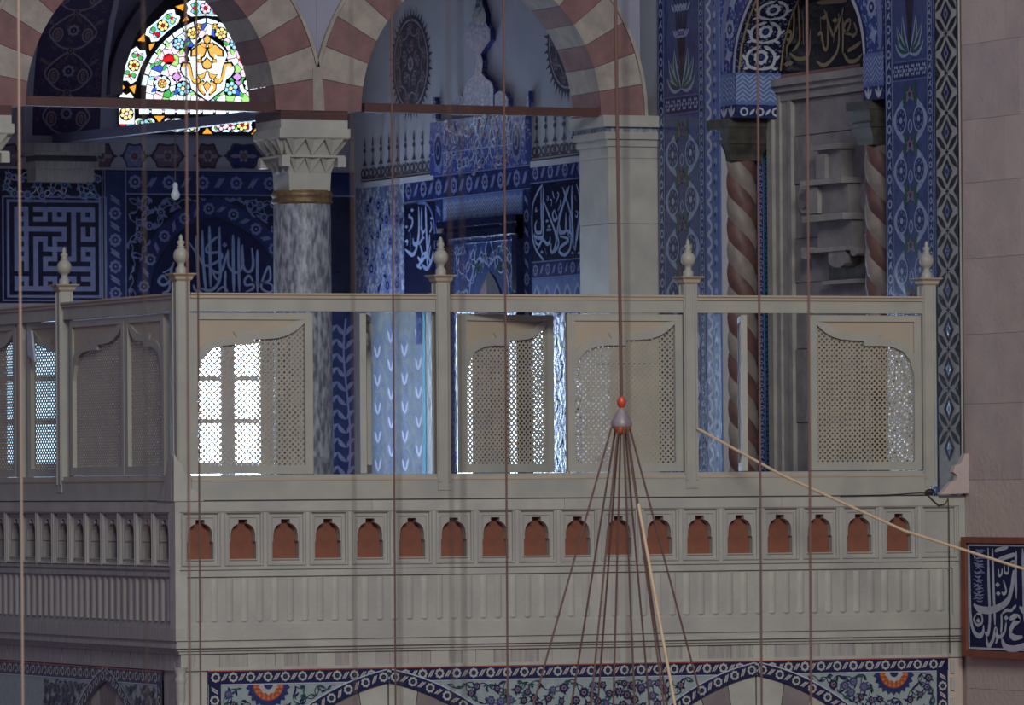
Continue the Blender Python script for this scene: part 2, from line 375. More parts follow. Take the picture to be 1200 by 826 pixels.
# ---------------- arcade of the loge: columns, pier, arches
def make_capital(cx, cy, zt, zb, parent, ploc):
    """stepped capital with rows of pointed facets"""
    H = zt - zb; mb = MB()
    def sq(w, z): return [(cx - w / 2, cy - w / 2, z), (cx + w / 2, cy - w / 2, z), (cx + w / 2, cy + w / 2, z), (cx - w / 2, cy + w / 2, z)]
    def fr(w0, z0, w1, z1): mb.add(sq(w0, z0) + sq(w1, z1), [(3, 2, 1, 0), (4, 5, 6, 7), (0, 1, 5, 4), (1, 2, 6, 5), (2, 3, 7, 6), (3, 0, 4, 7)], 'marble_pale')
    fr(0.50, zt - 0.27 * H, 0.52, zt - 0.25 * H); fr(0.52, zt - 0.25 * H, 0.52, zt - 0.12 * H); fr(0.49, zt - 0.12 * H, 0.49, zt)
    fr(0.36, zt - 0.50 * H, 0.44, zt - 0.27 * H); fr(0.46, zt - 0.53 * H, 0.46, zt - 0.50 * H)
    fr(0.31, zb + 0.25 * H, 0.36, zt - 0.53 * H); fr(0.30, zb, 0.31, zb + 0.25 * H)
    def facets(w, z0, z1, n, out):
        for side in range(4):
            for k in range(n):
                a = -w / 2 + w * k / n; b = a + w / n; c = (a + b) / 2
                loc = [(a, -w / 2 - out, z1), (b, -w / 2 - out, z1), (c, -w / 2 + 0.01, z0), (c, -w / 2 - out * 0.55, z1), (a, -w / 2 + 0.02, z1), (b, -w / 2 + 0.02, z1)]
                cs, sn = ((1, 0), (0, 1), (-1, 0), (0, -1))[side]
                vs = [(cx + x * cs - y * sn, cy + x * sn + y * cs, zz) for x, y, zz in loc]
                mb.add(vs, [(0, 2, 3), (3, 2, 1), (4, 2, 0), (1, 2, 5), (0, 3, 1, 5, 4)], 'marble_pale')
    facets(0.42, zt - 0.50 * H, zt - 0.27 * H, 3, 0.055); facets(0.34, zb + 0.25 * H, zt - 0.53 * H, 3, 0.05)
    for dx, dy in ((-1, -1), (1, -1), (1, 1), (-1, 1)):
        x = cx + dx * 0.205; y = cy + dy * 0.205
        mb.box(x - 0.03, x + 0.03, y - 0.03, y + 0.03, zt - 0.66 * H, zt - 0.52 * H, 'marble_pale')
    return mb.build('capital', parent, ploc)
ZSP = 2.665
def column(cx, cy, label):
    loc = (cx, cy, -0.12); t = thing('marble_column', label, 'column', loc)
    MB().lathe([(0.205, 0.08), (0.205, 0.3), (0.198, 2.0), (0.192, 2.07)], 'marble_blue', (cx, cy), 28).build('shaft', t, loc)
    MB().lathe([(0.27, -0.12), (0.27, -0.05), (0.24, -0.02), (0.25, 0.02), (0.21, 0.08)], 'marble_pale', (cx, cy), 28).build('base', t, loc)
    MB().lathe([(0.195, 2.03), (0.215, 2.045), (0.205, 2.06), (0.205, 2.08), (0.22, 2.095), (0.205, 2.11), (0.20, 2.125)], 'brass', (cx, cy), 28).build('collar', t, loc)
    make_capital(cx, cy, 2.60, 2.12, t, loc)
    boxo('abacus', (cx - 0.245, cx + 0.245, cy - 0.245, cy + 0.245, 2.60, ZSP), 'beam_brown', t, loc)
CX = 2.75; CY = YA + 0.25; SPAN = 2.43
column(CX, CY, 'grey veined marble column with stepped capital carrying both striped arches')
column(CX - SPAN, CY, 'marble column at the springing of the striped arch beside the kufic panel')
# pier against the right wall
pr = thing('stone_pier', 'pale stone pier with moulded impost against the tiled wall', 'pier', (5.13, YA + 0.25, -0.12)); pl_ = (5.13, YA + 0.25, -0.12)
zz = -0.12; px0 = 4.945
for i, h in enumerate((0.55, 0.5, 0.48, 0.5, 0.46, 0.0)):
    if h: boxo('stone_block', (px0, W, YA, YA + 0.5, zz + 0.002, zz + h - 0.002), 'marble_pale', pr, pl_); zz += h
boxo('neck', (px0, W, YA, YA + 0.5, zz, 2.45), 'marble_pale', pr, pl_)
for k, (o, a, b) in enumerate(((0.015, 2.45, 2.50), (0.035, 2.50, 2.55), (0.02, 2.55, 2.585), (0.055, 2.585, ZSP))):
    boxo('impost_moulding', (px0 - o, W, YA - o, YA + 0.5 + o, a, b), 'marble_blue' if k == 2 else 'marble_pale', pr, pl_)

def stone_arch(name, label, cx, y0, dep, zsp, a, c, ring, n, mats, group=None):
    loc = (cx, y0 + dep / 2, zsp); t = thing(name, label, 'arch', loc, group); fr = FY(y0)
    for sg in (-1, 1):
        for i in range(n):
            i0 = half_arch(a, c, 0, 3, i / n, (i + 1) / n - 0.002); o0 = half_arch(a, c, ring, 3, i / n, (i + 1) / n - 0.002)
            pts = i0 + [(max(x, 0.0), h) for x, h in o0[::-1]]
            if sg > 0: pts = [(cx + x, zsp + h) for x, h in pts]; 
            else: pts = [(cx - x, zsp + h) for x, h in pts][::-1]
            # bottom stone is red, then pale and red in turn
            plate(fr, pts[::-1] if sg > 0 else pts[::-1], 0.0, mats[i % 2], None, -dep).build('voussoir', t, loc)
    return t
AH = 0.90; AC = 0.177; RING = 0.33
acx = CX + SPAN / 2 + 0.03
stone_arch('striped_arch', 'pointed arch of red and pale stones between marble column and pier', acx, YA, 0.5, ZSP, AH, AC, RING, 9, ('voussoir_red', 'voussoir_pale'))
stone_arch('striped_arch', 'pointed arch of red and pale stones in front of the stained glass', acx - SPAN, YA, 0.5, ZSP, AH, AC, RING, 9, ('voussoir_red', 'voussoir_pale'))
# wall over the arches
wa = thing('wall_arcade', None, None, (2.8, YA + 0.25, ZT), kind='structure'); al = (2.8, YA + 0.25, ZT)
for cx in (acx, acx - SPAN):
    R_ = half_arch(AH, AC, RING + 0.012, 14); R_ = [(max(x, 0), h) for x, h in R_]
    Lh = min(SPAN / 2, cx - (cx - SPAN / 2)); xr = min(cx + SPAN / 2, W)
    right = [(cx + x, ZSP + h) for x, h in R_ if cx + x <= xr] 
    if right[0][0] < xr - 0.001: right = [(xr, ZSP)] + ([(right[0][0], ZSP)] if right[0][1] <= ZSP + 0.001 else []) + right
    left = [(cx - x, ZSP + h) for x, h in R_ if x <= SPAN / 2]
    plate(A, [(cx, ZT)] + right[::-1] + [(xr, ZT)], -0.03, 'plaster_lilac', None, -0.5).build('spandrel', wa, al)
    plate(A, ([(cx, ZT)] + left[::-1] + [(cx - SPAN / 2, ZT)])[::-1], -0.03, 'plaster_lilac', None, -0.5).build('spandrel', wa, al)
    for sg in (-1, 1):     # pale line round each arch
        ln = half_arch(AH, AC, RING + 0.004, 16); lo = half_arch(AH, AC, RING + 0.028, 16)
        pts = [(cx + sg * x, ZSP + h) for x, h in ln if x >= 0] ; pto = [(cx + sg * max(x, 0), ZSP + h) for x, h in lo][:len(pts)]
        mb = MB(); n = len(pts); vs = [A.pt(u, v, 0.004) for u, v in pts + pto] + [A.pt(u, v, -0.03) for u, v in pts + pto]
        fs = []
        for i in range(n - 1): fs += [(i, i + 1, n + i + 1, n + i), (n + i, n + i + 1, 3 * n + i + 1, 3 * n + i)]
        mb.add(vs, fs, 'voussoir_pale'); mb.build('arch_line', wa, al)
boxo('spandrel_foot', (CX - 0.012, CX + 0.048, YA - 0.007, YA + 0.02, ZSP, ZSP + 0.30), 'voussoir_pale', wa, al)
# cross arch running back from the middle column to the far wall, painted with flowers underneath
XA0, XA1 = 2.63, 3.26; cyc = (YA + 0.5 + YB) / 2; ca = (YB - YA - 0.5) / 2
tr = thing('painted_cross_arch', 'cross arch painted with dark flowers springing from the moulded corbel', 'arch', (2.85, YB, ZSP)); trl = (2.85, YB, ZSP)
ic = cat_rom([(ca - i, h) for i, h in ((0, 0), (0.03, 0.3), (0.10, 0.6), (0.25, 0.9), (0.5, 1.18), (0.95, 1.42), (1.7, 1.56), (ca, 1.62))], 4); oc = [(y + 0.25, h + 0.45) for y, h in ic]
for sg, nm in ((1, 'far_half'), (-1, 'near_half')):
    lp = [(cyc + sg * y, ZSP + 0.12 + h) for y, h in ic] ; up = [(cyc + sg * max(y, 0), ZSP + 0.12 + h) for y, h in oc]
    if sg > 0: up = [(YB, up[0][1])] + [(min(y, YB), h) for y, h in up[1:]]
    else: up = [(max(y, YA + 0.5), h) for y, h in up]
    mb = MB(); n = len(lp)
    vs = [(XA0, y, z) for y, z in lp] + [(XA1, y, z) for y, z in lp] + [(XA1, y, z) for y, z in up] + [(XA0, y, z) for y, z in up]
    fs = [(i, i + 1, n + i + 1, n + i) for i in range(n - 1)] + [(2 * n + i, 2 * n + i + 1, 3 * n + i + 1, 3 * n + i) for i in range(n - 1)]
    mb.add(vs, fs, 'vault_paint'); mb.add(vs, [(i, 3 * n + i, 3 * n + i + 1, i + 1) for i in range(n - 1)] + [(n + i, n + i + 1, 2 * n + i + 1, 2 * n + i) for i in range(n - 1)], 'plaster_dark')
    o = mb.build(nm, tr, trl)
    if sg > 0:   # pale edging and painted flowers on the soffit
        for xa, xb, m, nm2 in ((XA0 - 0.012, XA0 + 0.05, 'plaster', 'edge_band'), (XA1 - 0.03, XA1 + 0.012, 'plaster_lilac', 'edge_band')):
            mb = MB(); 
            vs = [(x, y - 0.012 , z - 0.004) for x in (xa, xb) for y, z in lp] + [(x, y + 0.02, z + 0.012) for x in (xa, xb) for y, z in lp]
            mb.add(vs, [(i, i + 1, n + i + 1, n + i) for i in range(n - 1)] + [(2 * n + i, i, i + 1, 2 * n + i + 1)[::-1] for i in range(n - 1)] + [(n + i, n + i + 1, 3 * n + i + 1, 3 * n + i) for i in range(n - 1)], m); mb.build(nm2, o)
        class SF:     # (u across, v along the soffit) -> point under the arch
            def pt(s, u, v, off=0):
                d = 0.0
                for (y0, z0), (y1, z1) in zip(lp, lp[1:]):
                    l = math.dist((y0, z0), (y1, z1))
                    if d + l >= v: 
                        t = (v - d) / l; ny, nz = -(z1 - z0) / l, (y1 - y0) / l
                        if ny > 0: ny, nz = -ny, -nz
                        return (u, y0 + (y1 - y0) * t + ny * off, z0 + (z1 - z0) * t + nz * off)
                    d += l
                return (u, lp[-1][0], lp[-1][1])
        P = Pat(SF(), 0.003); xm = (XA0 + XA1) / 2 + 0.01
        for k in range(8):
            v = 0.14 + k * 0.33
            for s2 in (-1, 1):
                P.disc(xm + s2 * 0.12, v, 0.062, 'paint_line', 0, 10, 0.75); P.disc(xm + s2 * 0.12, v, 0.048, 'paint_brown', 1, 10, 0.75)
                P.disc(xm + s2 * 0.12, v, 0.036, 'paint_line', 2, 10, 0.45); P.disc(xm + s2 * 0.12, v, 0.026, 'paint_mauve', 3, 10, 0.45)
                P.stroke([(xm, v - 0.12), (xm + s2 * 0.1, v - 0.09), (xm + s2 * 0.19, v + 0.02), (xm + s2 * 0.1, v + 0.13), (xm, v + 0.2)], 0.014, 'paint_line', 0, 0.7)
                P.leaf(xm + s2 * 0.16, v + 0.08, 1.57 - s2 * 0.9, 0.1, 0.03, 'paint_mauve', 0); P.leaf(xm + s2 * 0.06, v + 0.1, 1.57 + s2 * 0.7, 0.09, 0.03, 'paint_brown', 0)
            P.rosette(xm, v + 0.04, 0.05, 'paint_line', 'cobalt', 'paint_mauve', 8, 1); P.rosette(xm, v + 0.2, 0.035, 'paint_mauve', 'paint_dark', 'paint_line', 6, 1)
        P.build('painted_flowers', o)

# tie beams
def beam(p, q, h, d, m, label):
    p = np.array(p); q = np.array(q); t = q - p; n = np.array([-t[1], t[0], 0]); n = n / np.linalg.norm(n) * d / 2; k = np.array([0, 0, h / 2])
    a = [p - n - k, p + n - k, p + n + k, p - n + k]; b = [v + t for v in a]
    o = MB().prism(a, b, m).build('tie_beam', None); return tag(o, label, 'tie beam')
yb0 = YA + 0.06
def bz(px, py): x, z_ = onY(px, py, yb0); return (x, yb0, z_)
p = bz(0, 115.5); q = bz(326, 126); beam((p[0] - 1.2, yb0, p[2]), q, 0.065, 0.08, 'beam_brown', 'dark brown tie beam crossing in front of the stained glass window')
p = bz(425, 126); q = bz(716, 132.5); beam(p, q, 0.06, 0.08, 'beam_brown', 'dark brown tie beam between marble column and stone pier')
bq = onY(66, 163, YB); bp_ = bz(345, 130)
beam((bp_[0], YA + 0.3, bp_[2]), (bq[0], YB, bq[1]), 0.07, 0.07, 'beam_blue', 'dark tie beam running back from the column to the far wall')

# ================================================================== right wall: tiles, niche, writing
def zq(px, py): return onX(px, py, W)[1]
def uq(px, py=300): return -onX(px, py, W)[0]
def tiles(name, label, fr, u0, u1, v0, v1, ground, t=0.012, cat='tile panel', group=None):
    loc = fr.pt((u0 + u1) / 2, v0, 0); r = thing(name, label, cat, loc, group)
    slab(fr, u0, u1, v0, v1, t, ground).build('tile_ground', r, loc)
    return r, loc, Pat(fr, t + 0.002)

def ogee_panel(P, u0, u1, v0, v1, unit, phase=0.0):
    """paired round flowers between wavy white stems with dark leaves, repeated upwards"""
    w = u1 - u0; cx = (u0 + u1) / 2; v = v0 - unit + phase
    while v < v1:
        def ok(y): return v0 + 0.02 < y < v1 - 0.02
        for sg in (-1, 1):
            pts = [(cx + sg * w * 0.03, v), (cx + sg * w * 0.30, v + unit * 0.2), (cx + sg * w * 0.47, v + unit * 0.5), (cx + sg * w * 0.26, v + unit * 0.8), (cx + sg * w * 0.02, v + unit)]
            q = [p for p in pts if v0 <= p[1] <= v1]
            if len(q) > 2: P.stroke(q, w * 0.085, 'blue_white', 1, 0.9)
            if len(q) > 2: P.stroke([(cx + (p[0] - cx) * 0.72, p[1]) for p in q], w * 0.022, 'pale_blue', 1, 0.9)
            fy = v + unit * 0.5; fx = cx + sg * w * 0.27
            if ok(fy + w * 0.2) and ok(fy - w * 0.2):
                P.disc(fx, fy, w * 0.185, 'blue_white', 2, 14, 0.95); P.disc(fx, fy, w * 0.155, 'cobalt', 3, 12, 0.95)
                for k in range(8): P.disc(fx + 0.105 * w * math.cos(k * PI / 4), fy + 0.115 * w * math.sin(k * PI / 4), 0.026 * w, 'pale_blue', 4, 6)
                P.disc(fx, fy, w * 0.045, 'blue_white', 4, 8)
            for yy, an in ((v + unit * 0.93, 1.2), (v + unit * 0.07, -1.2)):
                if ok(yy + unit * 0.3 * math.sin(an)) and ok(yy): P.leaf(cx + sg * w * 0.10, yy, an if sg > 0 else PI - an, unit * 0.34, w * 0.12, 'leaf_green', 2, 0.1 * sg)
        if ok(v + unit * 0.25) and ok(v + unit * 0.75):
            P.leaf(cx, v + unit * 0.22, PI / 2, unit * 0.30, w * 0.14, 'blue_white', 1); P.leaf(cx, v + unit * 0.26, PI / 2, unit * 0.22, w * 0.08, 'cobalt_mid', 2)
        if ok(v) and ok(v - .06) and ok(v + .06):
            P.star(cx, v, w * 0.12, w * 0.055, 5, 'paint_mauve', 4, PI / 2); P.disc(cx, v, w * 0.04, 'cobalt', 5, 7)
        v += unit
def branch_panel(P, u0, u1, v0, v1):
    """vase leaves at the foot with tall blossoming stems"""
    w = u1 - u0; cx = (u0 + u1) / 2; h = v1 - v0
    for k in (-2, -1, 0, 1, 2):
        P.stroke([(cx, v0 + 0.05), (cx + k * w * 0.05, v0 + h * 0.3), (cx + k * w * 0.2, v1 - 0.05)], w * 0.05, 'ink', 1, 0.5)
        for j in range(5):
            t = 0.3 + j * 0.14; x = cx + k * w * (0.05 + 0.17 * (t - 0.2)); y = v0 + h * t
            for sg in (-1, 1):
                xx = x + sg * w * 0.07
                if u0 + 0.03 < xx < u1 - 0.03: P.leaf(x, y, PI / 2 - sg * 0.8, w * 0.15, w * 0.05, 'blue_white', 2)
            if j % 2 == 0 and abs(k) < 2: P.rosette(x, y + 0.03, w * 0.06, 'blue_white', 'cobalt', 'blue_white', 6, 3)
    for sg in (-1, 1):
        for an, L in ((0.35, 0.42), (0.8, 0.5), (1.2, 0.5)):
            P.leaf(cx, v0 + 0.03, an if sg > 0 else PI - an, w * L * 1.1, w * 0.13, 'blue_white', 2, -0.12 * sg); P.leaf(cx + sg * .01, v0 + 0.04, an if sg > 0 else PI - an, w * L, w * 0.06, 'leaf_green', 3, -0.12 * sg)
def small_border(P, u0, u1, v0, v1, layer=0, m='blue_white'):
    """narrow vertical border of beads and curls"""
    w = u1 - u0; cx = (u0 + u1) / 2; v = v0 + w * 0.5; k = 0
    while v < v1 - w * 0.4:
        if k % 2 == 0: P.disc(cx, v, w * 0.34, m, layer, 8); P.disc(cx, v, w * 0.18, 'cobalt', layer + 1, 7)
        else: P.leaf(cx - w * 0.3, v - w * 0.25, 0.9, w * 0.8, w * 0.22, m, layer); P.leaf(cx + w * 0.3, v - w * 0.25, PI - 0.9, w * 0.6, w * 0.16, m, layer)
        v += w * 0.85; k += 1
    P.rect(u0, u0 + w * 0.1, v0, v1, m, layer); P.rect(u1 - w * 0.1, u1, v0, v1, m, layer)

# two tall flower panels either side of the niche
for nm, (a, b), (s0, s1), sgp, zsplit, unit, zstart, lab in (
        ('flower_tile_panel', (774, 829), (783, 822), None, zq(803, 118), 0.325, zq(803, 180) - 0.1625, 'blue tile panel of paired round flowers between stone pier and spiral column'),
        ('flower_tile_panel', (1041, 1098), (1051, 1090), None, zq(1065, 78), 0.325, zq(1069, 140) - 0.1625, 'blue tile panel of paired round flowers beside the black and white tile strip')):
    u0, u1, s0u, s1u = uq(a), uq(b), uq(s0), uq(s1)
    r, loc, P = tiles(nm, lab, Q, u0, u1, -0.12, ZT, 'pale_blue')
    P.rect(s0u, s1u, -0.1, zsplit - 0.09, 'cobalt_mid', 0); P.rect(s0u, s1u, zsplit + 0.04, ZT - 0.02, 'cobalt_mid', 0)
    P.rect(u0, s0u - 0.012, -0.1, ZT, 'cobalt', 0); P.rect(s1u + 0.012, u1, -0.1, ZT, 'cobalt', 0); P.rect(s0u, s1u, zsplit - 0.08, zsplit + 0.03, 'cobalt', 0)
    ph = (zstart - (-0.1)) % unit
    ogee_panel(P, s0u, s1u, -0.1, zsplit - 0.09, unit, ph)
    n_ = 6
    for k in range(n_): P.rosette(s0u + (k + 0.5) * (s1u - s0u) / n_, zsplit - 0.025, 0.042, 'blue_white', 'cobalt', 'blue_white', 6, 1)
    branch_panel(P, s0u, s1u, zsplit + 0.05, zsplit + 1.35)
    small_border(P, u0 + 0.015, s0u - 0.015, -0.1, ZT - 0.1, 1); small_border(P, s1u + 0.015, u1 - 0.015, -0.1, ZT - 0.1, 1)
    P.build('floral_pattern', r, loc)
r, loc, P = tiles('edge_tile_strip', 'narrow pale blue wavy tile strip beside the spiral column', Q, uq(829.5), uf, -0.12, ZT, 'pale_blue')
ue = uq(829.5); 
for k in range(44):
    v = -0.1 + k * 0.112
    P.stroke([(ue + 0.03, v), (ue + 0.09, v + 0.028), (ue + 0.09, v + 0.07), (ue + 0.03, v + 0.112)], 0.028, 'white_glaze', 0, 0.9); P.disc(ue + 0.17, v + 0.05, 0.026, 'blue_white', 0, 8); P.leaf(ue + 0.14, v + 0.0, 1.0, 0.05, 0.02, 'cobalt', 0)
P.build('wave_pattern', r, loc)
# black and white diamond strip
u0, u1 = uq(1099.5), uq(1127); r, loc, P = tiles('diamond_tile_strip', 'black and white diamond patterned tile strip at the end of the loge', Q, u0, u1, 0.0, ZT, 'strip_white')
zz0 = zq(1113, 340) + 0.0; un_ = 0.252; cx = (u0 + u1) / 2; w = u1 - u0; v = zz0 - 8 * un_
P.rect(u0, u0 + 0.014, 0.02, ZT, 'strip_black', 0); P.rect(u1 - 0.02, u1, 0.02, ZT, 'strip_black', 0)
while v < ZT - 0.3:
    if v > 0.2:
        P.poly([(cx, v - 0.085), (cx + w * 0.23, v), (cx, v + 0.085), (cx - w * 0.23, v)], 'strip_black', 1); P.poly([(cx, v - 0.05), (cx + w * 0.10, v), (cx, v + 0.05), (cx - w * 0.10, v)], 'lilac_glaze', 2)
        P.disc(cx, v, 0.02, 'cobalt', 3, 6)
        for sg in (-1, 1):
            P.poly([(cx + sg * w * 0.46, v + un_ / 2 - 0.06), (cx + sg * w * 0.26, v + un_ / 2), (cx + sg * w * 0.46, v + un_ / 2 + 0.06)][::sg], 'strip_black', 1)
            P.leaf(cx + sg * w * 0.05, v + un_ / 2 + 0.012, (0.62 if sg > 0 else PI - 0.62), w * 0.48, w * 0.13, 'strip_black', 1)
            P.leaf(cx + sg * w * 0.05, v + un_ / 2 - 0.012, (-0.62 if sg > 0 else PI + 0.62), w * 0.48, w * 0.13, 'strip_black', 1)
        P.star(cx, v + un_ / 2, 0.03, 0.012, 4, 'strip_black', 2)
    v += un_
P.build('diamond_pattern', r, loc)

# ---- the niche: spiral columns, soffit print, black lunette, stone door frame and stepped relief
def spiral_column(cx, cy, r, z0, z1, ctop, label, ang=0.0):
    loc = (cx, cy, z0); t = thing('spiral_column', label, 'column', loc)
    n = 32; mcount = 64; mb = MB(); vs = []; turns = (z1 - z0) / 0.62
    for i in range(mcount + 1):
        z = z0 + (z1 - z0) * i / mcount
        for k in range(n):
            a = 2 * PI * k / n - turns * 2 * PI * i / mcount + ang
            rr = r * (0.90 + 0.10 * abs(math.cos(4 * PI * k / n)))
            vs.append((cx + rr * math.cos(a), cy + rr * math.sin(a), z))
    fr_, fp = [], []
    for i in range(mcount):
        for k in range(n):
            f = (i * n + k, i * n + (k + 1) % n, (i + 1) * n + (k + 1) % n, (i + 1) * n + k)
            (fr_ if ((k + 4) // 8) % 2 == 0 else fp).append(f)
    mb.add(vs, fr_, 'spiral_red', True); mb.add(vs, fp, 'spiral_pale', True); mb.build('twisted_shaft', t, loc)
    zb = z1; mb = MB(); h = ctop - zb
    def sq(w, z): return [(cx - w, cy - w, z), (cx + w, cy - w, z), (cx + w, cy + w, z), (cx - w, cy + w, z)]
    for w0, a0, w1, a1 in ((r * 1.0, 0, r * 1.05, 0.15), (r * 1.05, 0.15, r * 1.3, 0.4), (r * 1.38, 0.4, r * 1.42, 0.5), (r * 1.25, 0.5, r * 1.45, 0.8), (r * 1.5, 0.8, r * 1.5, 1.0)):
        mb.add(sq(w0, zb + a0 * h) + sq(w1, zb + a1 * h), [(3, 2, 1, 0), (4, 5, 6, 7), (0, 1, 5, 4), (1, 2, 6, 5), (2, 3, 7, 6), (3, 0, 4, 7)], 'capital_dark')
    mb.build('capital', t, loc)
    MB().lathe([(r * 1.35, z0 - 0.12), (r * 1.3, z0 - 0.03), (r, z0)], 'capital_dark', (cx, cy), 16).build('base', t, loc)
xc = W + 0.15
cy1 = onX(868, 300, xc)[0]; cy2 = onX(1034, 300, xc)[0]
spiral_column(xc, cy1, 0.115, 0.0, 2.30, zc, 'red and pale spiral column with dark capital beside the pier side tiles')
spiral_column(xc, cy2, 0.115, 0.0, 2.30, zc, 'red and pale spiral column half hidden by the tiles near the diamond strip', 1.2)
# prints on the arch wall: zigzag blocks, curved white outline, stars
na = thing('niche_arch_tiles', 'blue zigzag and rosette tiles round the pointed arch of the niche', 'tile panel', (W, (yn + yf) / 2, zc)); nl_ = (W, (yn + yf) / 2, zc)
P = Pat(Q, 0.003)
def zigzag(P, u0, u1, v0, v1, n, m, amp, layer=0, wv=0.014):
    for k in range(n):
        v = v0 + (k + 0.5) * (v1 - v0) / n; cnt = max(4, int((u1 - u0) / amp / 1.2)); pts = []
        for j in range(cnt + 1): pts.append((u0 + (u1 - u0) * j / cnt, v + (amp * 0.5 if j % 2 else -amp * 0.5)))
        L = [(a, min(v1, b + wv / 2)) for a, b in pts]; R = [(a, max(v0, b - wv / 2)) for a, b in pts]; P.strip(L, R, m, layer)
for a, b in ((uf, ua), (ub, un)):
    P.rect(a, b, zc + 0.09, zs, 'pale_blue', 0); zigzag(P, a, b, zc + 0.10, zs, 6, 'blue_white', 0.05, 1)
    P.rect(a, b, zc, zc + 0.085, 'cobalt', 0)
    for k in range(2):
        for an in (0.9, PI - 0.9, PI / 2): P.leaf(a + (k + 0.5) * (b - a) / 2, zc + 0.008, an, 0.085, 0.026, 'white_glaze', 1)
apx = (ua + ub) / 2
for sg, e in ((1, ua), (-1, ub)):
    P.stroke([(e + sg * (i - 0.02), zs + h) for h, i in hs], 0.035, 'white_glaze', 1, 0.9); P.stroke([(e + sg * (i - 0.055), zs + h) for h, i in hs], 0.02, 'cobalt', 1, 0.9)
    ed = uf if sg > 0 else un
    P.stroke([(ed + sg * 0.05, zs + 0.02), (ed + sg * 0.06, zs + 0.3), (ed + sg * 0.16, zs + 0.55), (ed + sg * 0.34, zs + 0.75)], 0.075, 'lilac_glaze', 1, 0.5)
    for k, (du, dv) in enumerate(((0.15, 0.12), (0.17, 0.30), (0.22, 0.48), (0.34, 0.66), (0.5, 0.85), (0.3, 0.95))):
        if k % 2 == 0: P.star(ed + sg * du, zs + dv, 0.07, 0.035, 4, 'blue_white', 2, 0.3)
        else: P.rosette(ed + sg * du, zs + dv, 0.075, 'blue_white', 'cobalt', 'blue_white', 8, 2)
P.scatter(uf, un, zs + 1.0, ZT, 0.16, ['blue_white'], ['blue_white', 'turquoise'], 1, None, 5)
P.build('rosette_pattern', na, nl_, 'stuff')
class SFN:    # far jamb and soffit of the niche: u = depth into the wall, v = run along the edge
    path = [(ya_, zc), (ya_, zs)] + [(ya_ - i, zs + h) for h, i in hs[1:]]
    def pt(s, u, v, off=0):
        d = 0.0
        for (y0, z0), (y1, z1) in zip(s.path, s.path[1:]):
            l = math.dist((y0, z0), (y1, z1))
            if d + l >= v:
                t = (v - d) / l; ny, nz = -(z1 - z0) / l, (y1 - y0) / l
                return (W + u, y0 + (y1 - y0) * t + ny * off, z0 + (z1 - z0) * t + nz * off)
            d += l
        return (W + u, s.path[-1][0], s.path[-1][1])
P = Pat(SFN(), 0.003); L0 = zs - zc
P.rect(0.0, D, 0.0, 0.085, 'cobalt', 0)
for k in range(3): P.disc(0.06 + k * 0.12, 0.043, 0.032, 'white_glaze', 1, 8); P.disc(0.06 + k * 0.12, 0.043, 0.018, 'cobalt', 2, 8); P.leaf(0.10 + k * 0.12, 0.02, 0.8, 0.06, 0.02, 'white_glaze', 1)
P.rect(0.0, D, 0.09, L0, 'pale_blue', 0); zigzag(P, 0.0, D, 0.10, L0, 7, 'blue_white', 0.04, 1)
Pw = P
for k in range(4):
    v = L0 + 0.02 + k * 0.19
    for e0, e1 in ((0.015, 0.03), (D - 0.03, D - 0.015)): Pw.rect(e0, e1, v, v + 0.185, 'gold_ink', 1)
    Pw.rosette(0.18, v + 0.09, 0.055, 'white_glaze', 'cobalt', 'cobalt_mid', 9, 2)
    for sg in (-1, 1):
        Pw.stroke([(0.18, v + 0.005), (0.18 + sg * 0.09, v + 0.03), (0.18 + sg * 0.10, v + 0.11), (0.18 + sg * 0.03, v + 0.17)], 0.022, 'white_glaze', 1, 0.5)
        Pw.leaf(0.18 + sg * 0.09, v + 0.06, 1.57 - sg * 0.9, 0.07, 0.024, 'white_glaze', 1); Pw.leaf(0.18 + sg * 0.06, v + 0.14, 1.57 + sg * 1.0, 0.06, 0.022, 'white_glaze', 1); Pw.leaf(0.18 + sg * 0.08, v + 0.02, -0.3 if sg > 0 else PI + 0.3, 0.05, 0.02, 'white_glaze', 1)
Pw.build('soffit_pattern', na, nl_)
# jamb below: narrow tile strip
mb = MB().box(W + 0.26, W + D, yf - 0.012, yf, -0.12, zc, 'cobalt'); mb.build('jamb_strip', na, nl_)
P = Pat(FY(yf - 0.012), 0.002); small_border(P, W + 0.265, W + 0.31, -0.1, zc - 0.05, 0, 'lilac_glaze'); small_border(P, W + 0.315, W + 0.355, -0.1, zc - 0.05, 0, 'turquoise'); P.build('jamb_pattern', na, nl_)
# back of the niche
NB = FX(W + D); 
bk = thing('niche_stone_back', 'grey stone door frame with stepped carving inside the tiled niche', 'stone niche', (W + D, (yn + yf) / 2, -0.12)); bkl = (W + D, (yn + yf) / 2, -0.12)
def nb(px, py): return NB.px(px, py)
zl = nb(960, 88)[1]
u0 = nb(911, 200)[0]; u1 = un + 0.1
slab(NB, u0, u1, zl - 0.05, zl, 0.10, 'niche_pale').build('lintel', bk, bkl); slab(NB, u0 + 0.02, u1, zl - 0.09, zl - 0.05, 0.075, 'niche_pale').build('lintel', bk, bkl); slab(NB, u0 + 0.05, u1, zl - 0.15, zl - 0.09, 0.05, 'niche_pale').build('lintel', bk, bkl)
for a, b, t in ((911, 917, 0.08), (917, 922, 0.055), (922, 930, 0.035), (930, 934, 0.045)): slab(NB, nb(a, 200)[0], nb(b, 200)[0], -0.12, zl - 0.10, t, 'niche_pale').build('jamb_moulding', bk, bkl)
zr = [zl - 0.15, 2.45, 2.12, 1.75, 1.45, 1.0, 0.5, -0.12]; slab_u = [nb(934, 200)[0], nb(951, 200)[0], u1]
